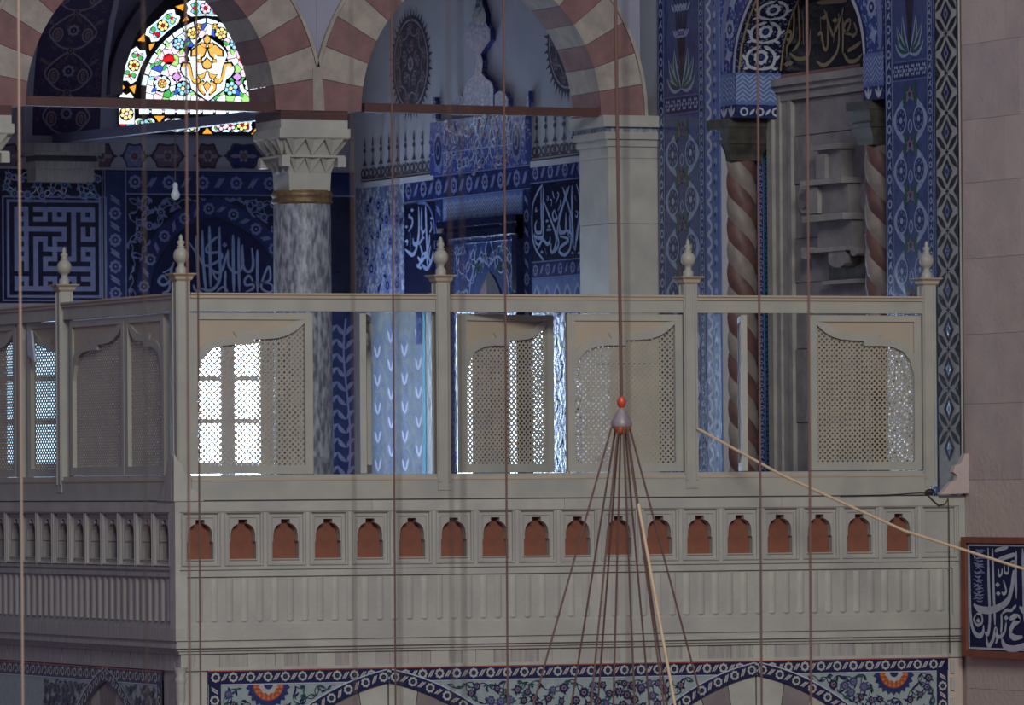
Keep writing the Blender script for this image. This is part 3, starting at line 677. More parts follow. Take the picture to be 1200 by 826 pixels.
for k in range(len(zr) - 1):
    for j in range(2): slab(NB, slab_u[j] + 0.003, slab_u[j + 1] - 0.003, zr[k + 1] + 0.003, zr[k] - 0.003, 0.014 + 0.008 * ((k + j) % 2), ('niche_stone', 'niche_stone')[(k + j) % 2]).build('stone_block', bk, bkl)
def rb(x0, x1, y0, y1, t, m='niche_pale', nm='carved_block'):
    a = nb(x0, y1); b = nb(x1, y0); c = nb(x0, y0); slab(NB, a[0], b[0], min(a[1], nb(x1, y1)[1]), max(c[1], b[1]) - 0.02, t, m).build(nm, bk, bkl)
rb(973, 1004, 168, 174, 0.15); rb(975, 1002, 174, 211, 0.10); rb(977, 987, 178, 209, 0.13, 'niche_pale'); rb(964, 1013, 209, 214, 0.17); rb(965, 1011, 214, 252, 0.11, 'niche_stone'); rb(967, 980, 217, 250, 0.14)
rb(968, 1016, 250, 257, 0.18); rb(974, 1014, 257, 290, 0.10, 'niche_stone'); rb(971, 1017, 288, 293, 0.14)
for c, w_, ln, m in ((963.5, 8, 304, 'niche_pale'), (1001, 20, 314, 'niche_stone'), (1021, 8, 300, 'niche_pale')):
    pts = []
    for k in range(9): a = PI + PI * k / 8; pts.append(nb(c + w_ / 2 * math.cos(a), ln - w_ / 2 - w_ / 2 * math.sin(a)))
    pts += [nb(c + w_ / 2, 290), nb(c - w_ / 2, 290)]; plate(NB, pts, 0.13, m).build('hanging_tongue', bk, bkl)
rb(976, 1030, 295, 326, 0.028, 'capital_dark', 'recess_shade'); rb(978, 1022, 326, 331, 0.10)  # thin dark slab: shade of the carving's gaps put into its colour
for c, py in ((950, 233), (1022.5, 231)):
    pts = [nb(c + 7.5 * math.cos(k * PI / 10), py + 17 * math.sin(-k * PI / 10)) for k in range(20)]; plate(NB, pts, 0.05, 'niche_pale').build('boss', bk, bkl)
    pts = [nb(c + 5 * math.cos(k * PI / 10), py + 12 * math.sin(-k * PI / 10)) for k in range(20)]; plate(NB, pts, 0.06, 'niche_stone').build('boss_centre', bk, bkl)
# black lunette with gold writing
lu = thing('calligraphy_lunette', 'black lunette with dull gold writing above the stone niche', 'inscription', (W + D, (yn + yf) / 2, zl)); lul = (W + D, (yn + yf) / 2, zl)
slab(NB, ua - 0.25, un, zl, zl + 1.4, 0.02, 'black_glaze').build('ground', lu, lul)
P = Pat(NB, 0.022); zf = zoomer(830, 0, 4.59)
a_, b_ = nb(915, 86), nb(1012, 74); P.rect(a_[0], b_[0], zl + 0.005, zl + 0.035, 'voussoir_red', 1)
for st in ([(475, 30), (478, 120), (470, 200), (440, 250), (440, 310)], [(500, 20), (508, 150), (505, 230), (470, 275)], [(525, 60), (530, 240)], [(440, 170), (462, 175), (455, 215), (435, 210)], [(455, 285), (490, 315), (530, 315), (560, 280), (565, 160)],
           [(598, 330), (640, 352), (690, 310), (718, 240), (718, 70)], [(605, 190), (625, 180), (640, 260), (660, 240), (655, 60)], [(690, 200), (665, 130), (640, 50)], [(690, 190), (720, 120), (745, 40)], [(740, 90), (742, 200), (740, 290)],
           [(745, 285), (770, 328), (815, 325), (845, 290)], [(765, 275), (800, 255), (840, 225)], [(750, 180), (775, 150), (780, 110), (755, 120), (750, 170), (800, 190)], [(790, 200), (815, 170), (800, 120)], [(600, 15), (680, 10), (760, 5)], [(620, 90), (625, 220)], [(690, 230), (700, 130)]):
    P.stroke(st, 0.028, 'gold_ink', 1, 0.3, 5, zf)
for d_ in ((440, 345), (458, 340), (640, 95), (700, 110)):
    u, v = nb(*zf(*d_)); P.poly([(u, v - .02), (u + .05, v), (u, v + .02), (u - .05, v)], 'gold_ink', 1)
P.build('lettering', lu, lul)

# ---- the part of the right wall seen through the arch
z1 = lambda px, py: zq(px, py)
zb_lo0, zb_lo1 = z1(668, 324), z1(668, 303)        # border under the writing
zp0, zp1 = z1(668, 303), z1(668, 211)              # writing
zb_hi0, zb_hi1 = z1(668, 211), z1(668, 186)        # border over the writing
zlam = z1(668, 183)
ur0, ur1 = uq(625), uq(716); uc0, uc1 = uq(512), uq(624); ul0, ul1 = uq(424), uq(511)
r, loc, P = tiles('tile_inscription', 'dark blue tile panel of white script beside the stone pier', Q, ur0, ur1, zp0 - 0.0, zp1, 'ink', 0.014, 'inscription')
zf = zoomer(620, 200, 6.35)
for st, w_ in (([(105, 130), (107, 300), (110, 440), (92, 462), (68, 455), (62, 410), (75, 370)], 9), ([(120, 125), (120, 300), (122, 470), (100, 500), (60, 492), (52, 478)], 9), ([(122, 220), (160, 320), (205, 440), (218, 520), (195, 605), (178, 590), (182, 540)], 9),
        ([(300, 120), (258, 300), (226, 450), (236, 540), (215, 590), (190, 608)], 9), ([(265, 120), (300, 230), (338, 380), (346, 560)], 9), ([(335, 110), (335, 300), (338, 450), (345, 585)], 10), ([(316, 112), (280, 230), (228, 365)], 8),
        ([(368, 100), (398, 220), (402, 400), (408, 560), (430, 565), (440, 530)], 9), ([(395, 90), (396, 300), (372, 470), (360, 582), (352, 560)], 9), ([(412, 90), (414, 300), (412, 480)], 9), ([(436, 90), (437, 300), (440, 490)], 9), ([(486, 90), (445, 230), (385, 420), (376, 520)], 9),
        ([(430, 240), (462, 340), (492, 440), (488, 515), (452, 545), (436, 520)], 9), ([(540, 80), (545, 250), (545, 360)], 9), ([(582, 70), (540, 170), (500, 290), (455, 430), (462, 470), (480, 430), (470, 380)], 9), ([(508, 345), (522, 385), (560, 382), (590, 330)], 10),
        ([(550, 400), (552, 500), (540, 575), (520, 565), (505, 520), (530, 500), (545, 520)], 9), ([(490, 480), (510, 510), (560, 500), (565, 465), (572, 495), (590, 495), (592, 450)], 8), ([(243, 400), (250, 450), (285, 455), (290, 380), (290, 310)], 9), ([(288, 445), (318, 450), (322, 400), (318, 330)], 9), ([(245, 420), (240, 460), (262, 470)], 7),
        ([(205, 290), (192, 330), (205, 370), (222, 350), (205, 290)], 8), ([(245, 490), (290, 500), (310, 520), (260, 560), (240, 600), (280, 625), (318, 590), (330, 510), (325, 460), (308, 470), (320, 500)], 9), ([(80, 590), (100, 540), (120, 515), (150, 545), (170, 530), (175, 490)], 9), ([(60, 505), (70, 540), (100, 560)], 7),
        ([(150, 190), (160, 200), (155, 220), (148, 205)], 4), ([(192, 150), (198, 185), (205, 205)], 5), ([(225, 160), (238, 180), (215, 240)], 5), ([(170, 215), (185, 220), (182, 265)], 4), ([(248, 215), (252, 245), (232, 300)], 5), ([(515, 130), (518, 170), (495, 205)], 5), ([(470, 240), (455, 260), (470, 275), (455, 300)], 5), ([(570, 195), (580, 205), (568, 210), (570, 195)], 4),
        ([(355, 185), (368, 225)], 5), ([(72, 270), (62, 300), (82, 295)], 5), ([(130, 570), (146, 625)], 5), ([(455, 610), (475, 590), (500, 580)], 5), ([(362, 300), (378, 310), (372, 345), (360, 330)], 5)):
    P.stroke(st, w_ * 0.0029, 'blue_white', 1, 0.3, 5, zf)
for d_ in ((150, 375), (165, 415), (172, 440), (155, 440), (112, 605), (340, 612), (388, 612), (572, 280), (575, 380), (585, 410), (590, 300)):
    u, v = Q.px(*zf(*d_)); P.poly([(u, v - .012), (u + .03, v), (u, v + .012), (u - .03, v)], 'blue_white', 1)
P.stroke([(125, 665), (70, 590), (44, 500), (38, 360), (46, 250), (80, 160), (115, 108)], 0.022, 'blue_white', 1, 0.9, 5, zf); P.stroke([(605, 560), (590, 600), (570, 640)], 0.02, 'blue_white', 1, 0.9, 5, zf)
P.build('lettering', r, loc)
def brow(name, label, u0, u1, v0, v1, ground='cobalt', core='cobalt', lf2=None):
    r, loc, P = tiles(name, label, Q, u0, u1, v0, v1, ground, 0.013)
    P.border([(u0 + 0.02, (v0 + v1) / 2), (u1 - 0.02, (v0 + v1) / 2)] if u1 - u0 > v1 - v0 else [((u0 + u1) / 2, v0 + 0.02), ((u0 + u1) / 2, v1 - 0.02)], min(u1 - u0, v1 - v0) * 0.98, 'lilac_glaze', core, 'paint_mauve', 'lilac_glaze', lf2, 1)
    if u1 - u0 > v1 - v0:
        for v in (v0 + 0.006, v1 - 0.006): P.rect(u0, u1, v - 0.004, v + 0.004, 'lilac_glaze', 1)
    P.build('rosette_pattern', r, loc)
brow('rosette_tile_border', 'blue rosette tile border under the script panel next to the pier', ur0, ur1, zb_lo0, zb_lo1)
brow('rosette_tile_border', 'blue rosette tile border over the script panel next to the pier', ur0, ur1, zb_hi0, zb_hi1)
r, loc, P = tiles('palmette_tile_dado', 'pale blue dado tiles with pointed leaf motifs beside the pier', Q, ur0, ur1, -0.12, zb_lo0, 'pale_blue')
for k in range(7):
    for j in range(6):
        u = ur0 + (k + 0.5 + 0.5 * (j % 2)) * (ur1 - ur0) / 7.5; v = zb_lo0 - 0.28 - j * 0.24
        if u > ur1 - 0.1: continue
        P.leaf(u, v, PI / 2, 0.24, 0.15, 'blue_white', 0); P.leaf(u, v + 0.02, PI / 2, 0.19, 0.10, 'cobalt_mid', 1); P.leaf(u, v + 0.04, PI / 2, 0.12, 0.05, 'blue_white', 2)
        for sg in (-1, 1): P.leaf(u, v, PI / 2 + sg * 0.7, 0.16, 0.05, 'leaf_green', 3)
P.build('leaf_pattern', r, loc)
# the tiled mihrab field in the middle with crown
zm_lo, zm_hi = z1(568, 228), z1(568, 199); zcr = z1(568, 136)
brow('rosette_tile_border', 'blue rosette tile border across the tiled wall below the crown', uq(476), uc1, zm_lo, zm_hi)
brow('rosette_tile_border', 'narrow upright rosette tile border by the pale zigzag tiles and right script', uq(615), uc1, -0.1, zm_lo)
brow('rosette_tile_border', 'narrow upright rosette tile border by the white script cut by the post', uq(512), uq(521), -0.1, zm_lo)
cr = thing('crown_tile_panel', 'glossy blue tiled crown with domes and pointed spire on the plaster wall', 'tile crown', (W, -(uc0 + uc1) / 2, zm_hi)); crl = (W, -(uc0 + uc1) / 2, zm_hi)
slab(Q, uc0, uc1, zm_hi, zcr, 0.05, 'tile_crown').build('body', cr, crl)
zf = zoomer(500, 0, 4.13)
def crp(pts, t, nm, m='tile_crown'): plate(Q, [Q.px(*zf(*p)) for p in pts][::-1], t, m).build(nm, cr, crl)
crp([(205, 560), (205, 425), (215, 400), (240, 380), (262, 350), (290, 350), (310, 375), (340, 400), (350, 430), (350, 560)], 0.045, 'dome')
crp([(150, 560), (152, 490), (170, 465), (195, 462), (205, 480), (205, 560)], 0.04, 'dome'); crp([(350, 560), (350, 460), (372, 440), (400, 445), (418, 480), (420, 560)], 0.04, 'dome')
crp([(262, 352), (258, 300), (268, 262), (286, 262), (296, 300), (290, 352)], 0.04, 'neck')
crp([(268, 265), (235, 222), (214, 200), (216, 150), (240, 108), (310, 108), (334, 145), (334, 195), (315, 220), (286, 265)], 0.045, 'bulb')
crp([(242, 110), (248, 70), (262, 20), (272, -40), (282, -40), (295, 20), (310, 70), (310, 110)], 0.04, 'spire', 'cobalt')
crp([(505, 560), (505, 500), (510, 440), (514, 440), (519, 500), (519, 560)], 0.04, 'finial'); crp([(52, 575), (52, 520), (58, 470), (62, 470), (68, 520), (68, 575)], 0.04, 'finial')
P = Pat(Q, 0.052); um = (uc0 + uc1) / 2; wq = uc1 - uc0
for sg in (-1, 1):
    u = um + sg * wq * 0.41; v = zm_hi + 0.17
    P.disc(u, v, 0.15, 'lilac_glaze', 0, 14, 0.62); P.disc(u, v + 0.01, 0.115, 'cobalt', 1, 14, 0.6); P.disc(u, v + 0.01, 0.07, 'lilac_glaze', 2, 10, 0.6); P.disc(u, v + 0.01, 0.045, 'cobalt', 3, 8, 0.6)
P.rect(uc0 + 0.03, uc1 - 0.03, zm_hi + 0.155, zm_hi + 0.163, 'blue_white', 0)
P.scatter(um - wq * 0.34, um + wq * 0.34, zm_hi + 0.02, zcr - 0.03, 0.13, ['lilac_glaze', 'blue_white'], ['lilac_glaze', 'paint_mauve', 'blue_white'], 0, None, 9)
P.build('scroll_pattern', cr, crl)
# zigzag tiles, glazed ledge, field with pointed panel and opening with its shade painted flat
zz1, zz0_ = zm_lo, z1(568, 256); zi0 = z1(568, 284)
r, loc, P = tiles('zigzag_tile_panel', 'pale blue zigzag tile panel under the crown border', Q, uq(521), uq(615), zz0_, zz1, 'pale_blue', 0.012)
zigzag(P, uq(521) + 0.02, uq(615) - 0.02, zz0_ + 0.01, zz1 - 0.01, 5, 'blue_white', 0.05, 1, 0.018); P.build('zigzag_pattern', r, loc)
fm = thing('glazed_window_surround', 'dark glazed frame with shiny ledge round the pointed tile field', 'tile frame', (W, -um, -0.12)); fml = (W, -um, -0.12)
for k, (v0, v1, t) in enumerate(((zz0_ - 0.05, zz0_, 0.10), (zz0_ - 0.09, zz0_ - 0.05, 0.06), (zz0_ - 0.14, zz0_ - 0.09, 0.12), (zi0, zz0_ - 0.14, 0.05))): slab(Q, uq(526), uq(615), v0, v1, t, 'cobalt' if k % 2 else 'ink').build('ledge', fm, fml)
slab(Q, uq(523), uq(530), -0.12, zz0_, 0.07, 'paint_brown').build('side_post', fm, fml); slab(Q, uq(610), uq(615), -0.12, zz0_, 0.07, 'ink').build('side_post', fm, fml)
u0, u1 = uq(530), uq(610); r, loc, P = tiles('pointed_tile_field', 'blue flowered tile field with pointed opening in painted shade below the shiny ledge', Q, u0, u1, -0.12, zi0, 'cobalt_mid', 0.02)
small_border(P, u0 + 0.02, u0 + 0.10, -0.1, zi0, 0, 'pale_blue'); small_border(P, u1 - 0.10, u1 - 0.02, -0.1, zi0, 0, 'pale_blue')
zt_ = z1(576, 318); ux = uq(577)
def outside(u, v): return v > zt_ + 0.1 - abs(u - ux) * 0.75
P.scatter(u0 + 0.14, u1 - 0.14, -0.05, zi0 - 0.03, 0.115, ['lilac_glaze', 'blue_white'], ['pale_blue', 'lilac_glaze', 'leaf_green'], 0, outside, 12)
P.poly([(ux, zt_), (ux - 0.12, zt_ - 0.07), (ux - 0.26, zt_ - 0.22), (ux - 0.34, zt_ - 0.5), (ux - 0.34, -0.1), (ux + 0.34, -0.1), (ux + 0.34, zt_ - 0.5), (ux + 0.26, zt_ - 0.22), (ux + 0.12, zt_ - 0.07)], 'paint_dark', 6)  # flat dark shape paints the shade inside the opening
P.poly([(ux - 0.05, zt_ - 0.05), (ux - 0.26, zt_ - 0.22), (ux - 0.3, zt_ - 0.5), (ux - 0.02, zt_ - 0.4)], 'paint_mauve', 7)  # mauve patch paints the lighter part of that shade
for sg in (-1, 1): P.stroke([(ux, zt_ + 0.26), (ux + sg * 0.07, zt_ + 0.15), (ux, zt_ + 0.03)], 0.016, 'blue_white', 6, 0.8); P.stroke([(ux + sg * 0.03, zt_ + 0.05), (ux + sg * 0.2, zt_ + 0.1), (ux + sg * 0.36, zt_ - 0.08), (ux + sg * 0.4, zt_ - 0.4)], 0.018, 'blue_white', 6, 0.8); P.leaf(ux + sg * 0.13, zt_ - 0.0, 0.4 if sg > 0 else PI - .4, 0.16, 0.05, 'leaf_green', 7)
P.disc(ux, zt_ + 0.15, 0.05, 'cobalt', 7, 8, 0.7)
P.build('floral_pattern', r, loc)
# left of it: second piece of script and worn tiles
v0, v1 = z1(492, 345), z1(492, 238)
r, loc, P = tiles('tile_inscription', 'dark blue tile panel of white script partly hidden by a screen post finial', Q, uq(476), uq(511.5), v0, v1, 'ink', 0.014, 'inscription')
zf = zoomer(420, 170, 4.59)
for st, w_ in (([(335, 330), (337, 420), (332, 520), (310, 530), (305, 500)], 9), ([(372, 325), (375, 430), (380, 560), (382, 650)], 9), ([(352, 335), (350, 420), (355, 500), (330, 535)], 8), ([(290, 370), (282, 385), (300, 395), (300, 430), (280, 465)], 7), ([(262, 560), (300, 590), (322, 560), (335, 480), (340, 420)], 9), ([(262, 520), (275, 515), (272, 540)], 6),
        ([(340, 530), (355, 590), (335, 650), (325, 640)], 8), ([(395, 480), (385, 560), (352, 625), (330, 600)], 8), ([(400, 410), (405, 440), (395, 470)], 6), ([(350, 640), (380, 665), (405, 620), (415, 570)], 9), ([(355, 590), (375, 580), (372, 615)], 6), ([(290, 470), (290, 570)], 6), ([(400, 540), (390, 600), (400, 630)], 6), ([(345, 440), (360, 470), (372, 450)], 6)):
    P.stroke(st, w_ * 0.0036, 'blue_white', 1, 0.3, 5, zf)
for d_ in ((270, 440), (360, 500), (405, 395), (345, 660), (300, 350)):
    u, v = Q.px(*zf(*d_)); P.poly([(u, v - .014), (u + .035, v), (u, v + .014), (u - .035, v)], 'blue_white', 1)
P.stroke([(330, 312), (380, 320), (410, 380), (420, 440), (422, 560)], 0.02, 'pale_blue', 1, 0.9, 5, zf); P.build('lettering', r, loc)
r, loc, P = tiles('worn_tile_panel', 'worn grey blue tile surface between marble column and white script', Q, uq(419), uq(475), z1(450, 360), z1(450, 216), 'tile_worn', 0.013)
P.scatter(uq(430), uq(470), z1(450, 350), z1(450, 240), 0.17, ['lilac_glaze'], ['lilac_glaze', 'cobalt', 'blue_white'], 0, None, 31); P.build('worn_pattern', r, loc)
# glossy damask panel seen below the rail
v1 = z1(470, 362)
r, loc, P = tiles('damask_tile_panel', 'silvery blue damask tile panel with light sheen below the screen rail', Q, uq(436), uq(511), -0.12, v1, 'silver_glaze', 0.014)
wd_ = (uq(500) - uq(436)) / 4
for k in range(4):
    for j in range(7):
        u = uq(436) + (k + 0.5) * wd_; v = -0.05 + j * 0.22 + 0.11 * (k % 2)
        if v > v1 - 0.25: continue
        for sg in (-1, 1): P.stroke([(u, v), (u + sg * wd_ * 0.45, v + 0.07), (u + sg * wd_ * 0.25, v + 0.16), (u, v + 0.2)], 0.02, 'silver_dark', 0, 0.6); P.leaf(u, v + 0.03, PI / 2 - sg * 0.6, 0.12, 0.04, 'white_glaze', 1)
        P.leaf(u, v + 0.05, PI / 2, 0.12, 0.05, 'silver_dark', 1)
P.rect(uq(497), uq(500), -0.1, v1 - 0.01, 'turquoise', 1); P.rect(uq(490), uq(496), v1 - 0.28, v1 - 0.02, 'cobalt', 2); P.build('damask_pattern', r, loc)  # turquoise strip paints the bright lit edge of the panel
# painted cresting of spears above the tile borders, and sunburst medallions
def cresting(px0, px1, pyl, label):
    u0, u1 = uq(px0), uq(px1); v = zq((px0 + px1) / 2, pyl); t = thing('painted_cresting', label, 'wall painting', (W, -(u0 + u1) / 2, v), None); lc = (W, -(u0 + u1) / 2, v)
    slab(Q, u0, u1, v - 0.045, v, 0.02, 'plaster').build('ledge', t, lc)
    P = Pat(Q, 0.003)
    P.rect(u0, u1, v + 0.003, v + 0.012, 'paint_dark', 0); P.rect(u0, u1, v + 0.024, v + 0.032, 'paint_dark', 0)
    n = max(5, int((u1 - u0) / 0.165)); s = (u1 - u0) / n
    for k in range(n):
        u = u0 + (k + 0.5) * s
        for sg in (-1, 1): P.stroke([(u, v + 0.035), (u + sg * s * 0.4, v + 0.05), (u + sg * s * 0.38, v + 0.09), (u + sg * s * 0.1, v + 0.10)], 0.022, 'paint_dark', 0, 0.7)
        P.disc(u, v + 0.07, 0.028, 'paint_dark', 1, 8); P.rect(u - 0.006, u + 0.006, v + 0.09, v + 0.33, 'paint_dark', 0)
        P.poly([(u - 0.05, v + 0.13), (u + 0.05, v + 0.13), (u + 0.015, v + 0.16), (u, v + 0.2), (u - 0.015, v + 0.16)], 'paint_dark', 1); P.disc(u, v + 0.245, 0.02, 'paint_dark', 1, 6, 1.6); P.poly([(u - 0.02, v + 0.28), (u + 0.02, v + 0.28), (u, v + 0.36)], 'paint_dark', 1)
    P.build('spear_pattern', t, lc)
cresting(424, 511, 209, 'dark painted spear cresting on plaster next to the marble column capital')
cresting(625, 712, 184, 'dark painted spear cresting on plaster next to the pier impost')
for cxp, cyp, lab in ((482, 75, 'dark spiky sunburst medallion painted on the wall left of the crown spire'), (666, 48, 'dark spiky sunburst medallion painted on the wall partly hidden by the striped arch')):
    u, v = Q.px(cxp, cyp); t = thing('painted_medallion', lab, 'wall painting', (W, -u, v)); P = Pat(Q, 0.003)
    R_ = 0.375
    for k in range(44):
        a = 2 * PI * k / 44; l_ = 0.075 if k % 2 else 0.045
        P.poly([(u + (R_ - 0.01) * math.cos(a - 0.045), v + (R_ - 0.01) * math.sin(a - 0.045)), (u + (R_ + l_) * math.cos(a), v + (R_ + l_) * math.sin(a)), (u + (R_ - 0.01) * math.cos(a + 0.045), v + (R_ - 0.01) * math.sin(a + 0.045))], 'paint_dark', 0)
    P.disc(u, v, R_, 'paint_dark', 0, 40); P.disc(u, v, R_ - 0.03, 'plaster_lilac', 1, 40); P.disc(u, v, R_ - 0.045, 'paint_dark', 2, 40)
    for ring, n in ((0.27, 9), (0.14, 5)):
        for k in range(n):
            a = 2 * PI * k / n + ring; P.rosette(u + ring * math.cos(a), v + ring * math.sin(a), 0.05, 'paint_mauve', 'paint_brown', 'paint_line', 6, 3); P.leaf(u + ring * math.cos(a + .3), v + ring * math.sin(a + .3), a + 1.2, 0.12, 0.03, 'paint_brown', 3, 0.2); P.stroke([(u + ring * math.cos(a), v + ring * math.sin(a)), (u + (ring - .05) * math.cos(a + .35), v + (ring - .05) * math.sin(a + .35)), (u + ring * math.cos(a + .65), v + ring * math.sin(a + .65))], 0.012, 'paint_line', 3, .7)
    P.rosette(u, v, 0.06, 'paint_line', 'paint_brown', 'paint_mauve', 8, 3); P.build('medallion_print', t, (W, -u, v))
# framed script on the bare wall in front of the loge
RQ = FX(W - 0.0); rq = lambda a, b: RQ.px(a, b)
u0 = rq(1137, 700)[0]; u1 = rq(1262, 700)[0]; v1 = rq(1140, 629)[1]; v0 = rq(1140, 769)[1]
t = thing('framed_calligraphy', 'red framed dark blue tile panel with large white script on bare wall', 'inscription', (W, -(u0 + u1) / 2, v0)); tl = (W, -(u0 + u1) / 2, v0)
slab(RQ, u0 + 0.07, u1 - 0.07, v0 + 0.035, v1 - 0.035, 0.05, 'navy_matte').build('tile_ground', t, tl)
bw = 0.062
for nm, d_ in (('frame_top', (u0, u1, v1 - 0.038, v1)), ('frame_bottom', (u0, u1, v0, v0 + 0.042)), ('frame_side', (u0, u0 + bw, v0 + 0.042, v1 - 0.038)), ('frame_side', (u1 - bw, u1, v0 + 0.042, v1 - 0.038))): slab(RQ, *d_, 0.065, 'frame_red').build(nm, t, tl)
P = Pat(RQ, 0.052); a, b, c, d_ = u0 + bw + 0.012, u1 - bw - 0.012, v0 + 0.05, v1 - 0.045
P.rect(a, b, d_ - 0.012, d_, 'white_glaze', 1); P.rect(a, b, c, c + 0.012, 'white_glaze', 1); P.rect(a, a + 0.022, c, d_, 'white_glaze', 1); P.rect(b - 0.022, b, c, d_, 'white_glaze', 1)
zf = zoomer(1130, 620, 5.16)
for st, w_ in (([(75, 112), (77, 330), (84, 530), (105, 620), (140, 645), (160, 620), (162, 580)], 16), ([(98, 140), (112, 190)], 10), ([(190, 112), (194, 330), (200, 480), (200, 560), (190, 630), (170, 625)], 16), ([(216, 115), (222, 330), (228, 470), (232, 580)], 15), ([(102, 452), (130, 480), (190, 490), (250, 475), (310, 430), (335, 350), (345, 270), (350, 250)], 22),
        ([(230, 132), (270, 118), (312, 108)], 12), ([(245, 188), (300, 168), (361, 150)], 14), ([(178, 630), (185, 690), (200, 702), (222, 660), (236, 600), (245, 660), (235, 690)], 16), ([(232, 640), (262, 650), (290, 620), (300, 560)], 12), ([(270, 510), (272, 570), (268, 630)], 12), ([(275, 510), (300, 490), (330, 490), (350, 470), (361, 460)], 10),
        ([(272, 660), (290, 705), (330, 722), (380, 715), (430, 690)], 20), ([(320, 545), (345, 530), (380, 540), (340, 580), (325, 630), (350, 655), (400, 650)], 20), ([(118, 515), (104, 545), (125, 580), (155, 560), (148, 515), (120, 510)], 10), ([(282, 310), (292, 340), (300, 375), (285, 392), (272, 380)], 10), ([(255, 240), (255, 280), (272, 270), (275, 235)], 9), ([(290, 220), (292, 260), (312, 262), (312, 215)], 8), ([(325, 200), (350, 195), (345, 230)], 8),
        ([(361, 130), (358, 250), (362, 420)], 14), ([(400, 115), (405, 330), (410, 560)], 16), ([(440, 115), (446, 350), (450, 600), (430, 650)], 16), ([(380, 470), (420, 500), (480, 480), (510, 420)], 18), ([(490, 115), (494, 330), (498, 450)], 14), ([(460, 650), (500, 700), (560, 690)], 16), ([(540, 120), (544, 350), (548, 620)], 14)):
    P.stroke(st, w_ * 0.0021, 'white_glaze', 1, 0.35, 5, zf)
rg = random.Random(5)
for k in range(34):     # crowded small script stacked beside the tall strokes
    y = 120 + k * 9.4; x = 100 + rg.uniform(0, 25); P.stroke([(x, y + rg.uniform(-4, 4)), (x + 20, y + rg.uniform(-10, 12)), (x + 30 + rg.uniform(0, 22), y + rg.uniform(-10, 8))], 0.009, 'lilac_glaze', 1, 0.4, 4, zf)
for d_ in ((247, 335), (251, 388), (299, 535), (130, 552)):
    u, v = rq(*zf(*d_)); P.poly([(u, v - .016), (u + .034, v), (u, v + .016), (u - .034, v)], 'white_glaze', 1)
P.build('lettering', t, tl)

# ================================================================== far wall: stained glass, painted frieze, tiles, windows
def vb(px, py): return onY(px, py, YB)
# --- stained glass
zf = zoomer(130, 0, 5.005); g = lambda x, y: vb(*zf(x, y))
sgx = g(560, 400)[0]; sz0 = g(300, 790)[1]; sw = sgx - g(38, 650)[0]; zsp_ = g(38, 560)[1]; AC2 = 0.22
sgt = thing('stained_glass_window', 'arched stained glass window of coloured flowers round a golden medallion', 'window', (sgx, YB, sz0)); sgl = (sgx, YB, sz0)
def win_inside(u, v, inset=0.0):
    x = abs(u - sgx)
    if v < sz0 + inset: return False
    if v <= zsp_: return x <= sw - inset
    R = sw + AC2 - inset; return (x + AC2) ** 2 + (v - zsp_) ** 2 <= R * R
out = half_arch(sw, AC2, 0, 16)
ol = [(sgx - sw, sz0), (sgx + sw, sz0)] + [(sgx + x, zsp_ + h) for x, h in out] + [(sgx - x, zsp_ + h) for x, h in out[::-1][1:]]
plate(B, ol, 0.03, 'lead').build('lead_ground', sgt, sgl)
o2 = half_arch(sw, AC2, 0.10, 16); ring_o = [(sgx + x, zsp_ + h) for x, h in o2] + [(sgx - x, zsp_ + h) for x, h in o2[::-1][1:]]
ring_i = [(sgx + x, zsp_ + h) for x, h in out] + [(sgx - x, zsp_ + h) for x, h in out[::-1][1:]]
n = len(ring_i); mb = MB(); vs = [B.pt(u, v, 0.12) for u, v in ring_i + ring_o] + [B.pt(u, v, 0.0) for u, v in ring_i + ring_o]
mb.add(vs, [(i, n + i, n + i + 1, i + 1)[::-1] for i in range(n - 1)] + [(i, i + 1, 2 * n + i + 1, 2 * n + i)[::-1] for i in range(n - 1)] + [(n + i, 3 * n + i, 3 * n + i + 1, n + i + 1)[::-1] for i in range(n - 1)], 'plaster_dark'); mb.build('arch_reveal', sgt, sgl)
PANES = []      # (points u,v ; material ; layer)
def pane(pts, m, layer=0, px=False):
    if px: pts = [g(*p) for p in pts]
    PANES.append((pts, m, layer))
def gdisc(x, y, r, m, layer, n=8, sx=1.0, a0=0.0): pane([(x + sx * r * math.cos(a0 + 2 * PI * k / n), y - r * math.sin(a0 + 2 * PI * k / n)) for k in range(n)], m, layer, True)
def gleaf(x, y, ang, L, w, m, layer):
    c, s = math.cos(ang), -math.sin(ang); pts = []
    for t, h in ((0, 0), (0.25, 0.4), (0.55, 0.5), (0.85, 0.25), (1, 0), (0.85, -0.25), (0.55, -0.5), (0.25, -0.4)): pts.append((x + L * t * c + w * h * s, y + L * t * s - w * h * c))
    pane(pts[::-1] if True else pts, m, layer, True)
def gflower(x, y, r, pm, cm, layer=2, n=6):
    gdisc(x, y, r * 1.08, 'lead', layer - 0.5, 12)
    for k in range(n):
        a = 2 * PI * k / n + 0.3; gdisc(x + 0.64 * r * math.cos(a), y - 0.64 * r * math.sin(a), 0.29 * r, pm, layer, 7)
    gdisc(x, y, 0.25 * r, cm, layer, 7)
